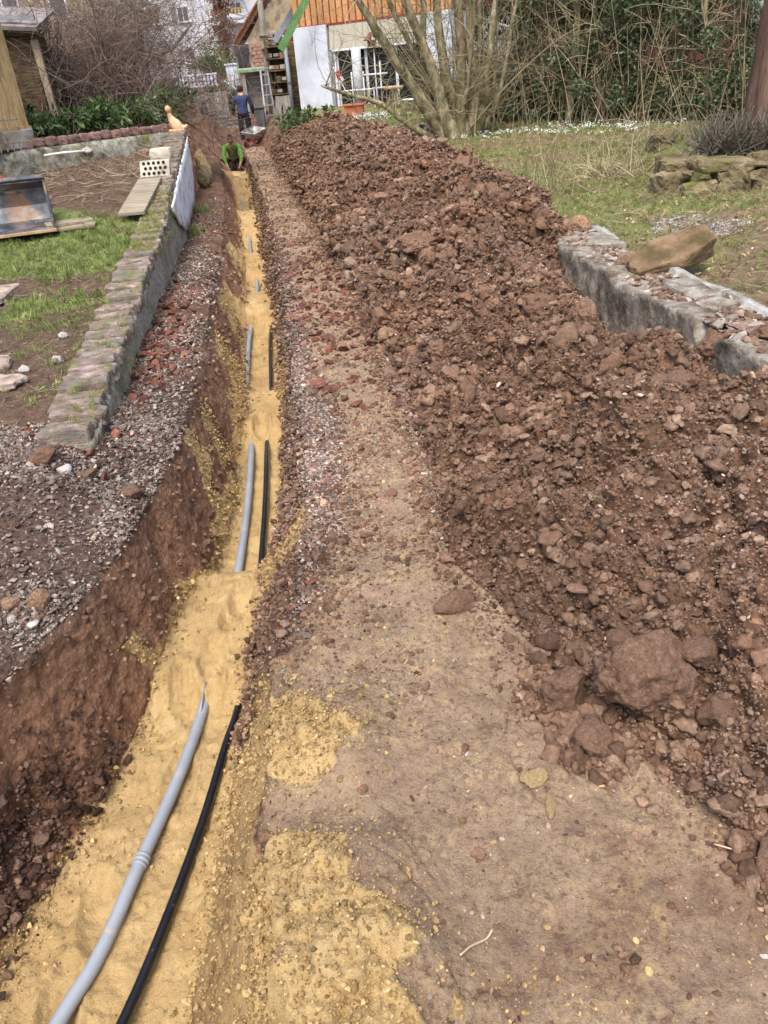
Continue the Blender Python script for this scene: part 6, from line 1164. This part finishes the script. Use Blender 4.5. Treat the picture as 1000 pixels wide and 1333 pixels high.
m_trs = pmat('dark_trousers', [C(26, 26, 32), C(42, 42, 50)], 9, 5, .9, .5, 14, .03, vary=0); m_skin = pmat('skin', [C(176, 128, 100), C(196, 148, 120)], 12, 3, .6, .05, vary=0)
m_hair = pmat('dark_hair', [C(22, 17, 14), C(40, 30, 24)], 60, 4, .7, .5, vary=0); m_boot = pmat('work_boot', [C(60, 48, 40), C(84, 70, 58)], 9, 4, .8, .3, vary=0); m_green = pmat('green_sweatshirt', [C(74, 112, 44), C(98, 138, 58)], 9, 5, .85, .5, 14, .03, vary=0)
def head_parts(root, hc, face, hairmat, beard):
    """hair cap, ears, eyes; hc head centre, face = unit direction the face looks"""
    hc = Vector(hc); f = Vector(face).normalized(); rt = f.cross(Vector((0, 0, 1))).normalized(); up = rt.cross(f)
    V, F = ico(3); M = np.array([rt, f, up]).T; keep = np.array([v for v in V])
    k_ = (V[:, 2] > .15) | ((V[:, 1] < -.05) & (V[:, 2] > -.55)); F2 = F[k_[F].all(1)]; Vh = (V*np.array([.090, .112, .122]))*(1+.05*fbm(V[:, 0], V[:, 1], V[:, 2], 5, 2, .5, 3)[:, None])
    me = np_mesh('hair', Vh@M.T+np.array(hc+up*.012), F2); o = link('hair', me, hairmat, root); sm = o.modifiers.new('s', 'SOLIDIFY'); sm.thickness = .015
    for s in (-1, 1):
        c = hc+f*.088+rt*(.034*s)+up*.005; MB().lathe([(.004, -.009), (.011, -.005), (.012, 0), (.011, .005), (.004, .009)], 8, c).build('eye', m_hair, root, True)
        c = hc+rt*(.090*s)-f*.005; MB().lathe([(.008, -.03), (.016, -.012), (.018, .012), (.008, .03)], 8, c).build('ear', m_skin, root, True)
    if beard:
        k_ = (V[:, 1] > .1) & (V[:, 2] < -.28); F2 = F[k_[F].all(1)]; me = np_mesh('beard', (V*np.array([.084, .108, .125]))@M.T+np.array(hc), F2); o = link('beard', me, hairmat, root); sm = o.modifiers.new('s', 'SOLIDIFY'); sm.thickness = .012
K = .87
# man in navy, back to the camera
mn = thing('person', 'worker in navy jacket seen from behind walking away past the wheelbarrow', 'person', (-3.03, 25.0, .14), R(4)); mn.scale = (K*1.18, K*1.15, K)
j = {'pelvis': (0, 0, .95, (.155, .12)), 'waist': (0, .01, 1.10, (.155, .115)), 'chest': (0, .03, 1.30, (.19, .13)), 'upper': (0, .035, 1.42, (.165, .105)), 'neck': (0, .06, 1.51, .06), 'head': (0, .085, 1.60, (.075, .085)), 'crown': (0, .085, 1.69, (.062, .075)), 'nose': (0, .195, 1.615, .012)}
ch = [['pelvis', 'waist', 'chest', 'upper', 'neck', 'head', 'crown'], ['head', 'nose']]
for s, n in ((-1, 'l'), (1, 'r')):
    j.update({n+'sh': (s*.185, .03, 1.42, .078), n+'el': (s*.265, .0, 1.15, .060), n+'wr': (s*.27, .08, .92, .042), n+'hand': (s*.265, .10, .85, .034),
              n+'hip': (s*.095, 0, .88, .10), n+'kn': (s*.11, .05*(1 if s > 0 else .3), .50, .075), n+'an': (s*.12, (-.12 if s > 0 else .05), .11, .055), n+'toe': (s*.14, (-.0 if s > 0 else .2), .045, .045)})
    ch += [['upper', n+'sh', n+'el', n+'wr', n+'hand'], ['pelvis', n+'hip', n+'kn', n+'an', n+'toe']]; fingers(j, ch, n+'hand', (s*.26, .13, .7), (0, 1, 0), (-s, .2, 0))
def smat(a, b):
    k = b
    if 'hand' in a or '_f' in k or '_t' in k: return 3
    if k in ('neck', 'head', 'crown', 'nose'): return 3
    if k.endswith(('el', 'wr', 'hand')) : return 1 if not k.endswith('hand') else 3
    if k.endswith(('hip', 'kn', 'an')) : return 2
    if k.endswith('toe'): return 4
    return 0
skin('body', j, ch, [m_navy, m_slv, m_trs, m_skin, m_boot], smat, mn); head_parts(mn, (0, .085, 1.635), (0, 1, -.1), m_hair, False)
MB().tube([(-.17, -.10, .965), (0, -.135, .955), (.17, -.10, .965), (.185, .0, .965), (.16, .10, .965), (0, .13, .965), (-.16, .10, .965), (-.185, 0, .965), (-.17, -.10, .965)], .018, 8).build('jacket_hem', m_slv, mn, True)
# man in green, bending in the trench, facing the camera
mg = thing('person', 'worker in a green sweatshirt bending down in the trench', 'person', (-3.15, 22.45, -.66), R(4)); mg.scale = (K*1.1, K*1.1, K)
j = {'pelvis': (0, .22, .72, (.15, .12)), 'waist': (0, .14, .86, (.15, .12)), 'chest': (0, .0, 1.02, (.19, .13)), 'upper': (0, -.07, 1.12, (.165, .11)), 'neck': (0, -.14, 1.20, .06), 'head': (0, -.20, 1.27, (.075, .085)), 'crown': (0, -.20, 1.36, (.062, .075)), 'nose': (0, -.31, 1.275, .012)}
ch = [['pelvis', 'waist', 'chest', 'upper', 'neck', 'head', 'crown'], ['head', 'nose']]
for s, n in ((-1, 'l'), (1, 'r')):
    j.update({n+'sh': (s*.185, -.06, 1.11, .08), n+'el': (s*.25, -.16, .86, .062), n+'wr': (s*.20, -.26, .66, .045), n+'hand': (s*.17, -.29, .60, .035),
              n+'hip': (s*.095, .20, .66, .10), n+'kn': (s*.14, -.12, .44, .08), n+'an': (s*.13, .12, .11, .055), n+'toe': (s*.14, -.06, .045, .045)})
    ch += [['upper', n+'sh', n+'el', n+'wr', n+'hand'], ['pelvis', n+'hip', n+'kn', n+'an', n+'toe']]; fingers(j, ch, n+'hand', (s*.14, -.34, .45), (0, -1, .2), (-s, 0, 0))
def smat2(a, b):
    r = smat(a, b); return 0 if r == 1 else r
skin('body', j, ch, [m_green, m_green, m_trs, m_skin, m_boot], smat2, mg); head_parts(mg, (0, -.20, 1.305), (0, -1, -.12), m_hair, True)
# wheelbarrow
m_galv = pmat('galvanised_tray', [C(168, 172, 176), C(192, 196, 200)], 6, 5, .45, .1, metal=.3, vary=0, dirt=C(140, 124, 106), dirt_scale=4)
wb = thing('wheelbarrow', 'wheelbarrow with pale tray and red frame behind the man in navy', 'wheelbarrow', (-2.70, 24.1, .19), 0, None, (R(10), R(-8), R(62))); wb.scale = (.85, .85, .95)
def tray():
    m = MB(); b0 = [(-.20, -.17, .20), (.20, -.17, .20), (.20, .17, .20), (-.20, .17, .20)]; t0 = [(-.42, -.25, .40), (.36, -.26, .42), (.36, .26, .42), (-.42, .25, .40)]; m.add(b0+t0, [(0, 1, 2, 3), (0, 4, 5, 1), (1, 5, 6, 2), (2, 6, 7, 3), (3, 7, 4, 0)]); return m
o = tray().build('tray', m_galv, wb, bevel=.03); sm = o.modifiers.new('s', 'SOLIDIFY'); sm.thickness = .012
MB().tube([(-.42, -.25, .40), (.36, -.26, .42), (.36, .26, .42), (-.42, .25, .40), (-.42, -.25, .40)], .014, 8).build('rim', m_galv, wb, True)
for s in (-1, 1):
    f_ = MB().tube(curve_pts([(-.52, s*.05, .13), (-.25, s*.13, .17), (.25, s*.17, .19), (.72, s*.22, .36)], 6), .018, 8).build('frame_tube', m_red, wb, True); MB().tube([(.66, s*.213, .338), (.80, s*.23, .39)], .024, 8).build('grip', m_rub, f_, True)
    MB().tube(curve_pts([(.10, s*.16, .18), (.16, s*.18, .02), (.24, s*.18, .0), (.34, s*.18, .20)], 6), .016, 8).build('leg', m_red, wb, True)
wh_ = MB().tube([(-.52+.11*math.cos(a), 0, .13+.11*math.sin(a)) for a in np.linspace(0, 6.283, 21)], .038, 8).build('wheel', m_rub, wb, True); o = MB().lathe([(.085, -.02), (.085, .02)], 16).build('rim', m_red, wh_); o.location = (-.52, 0, .13); o.rotation_euler = (R(90), 0, 0)
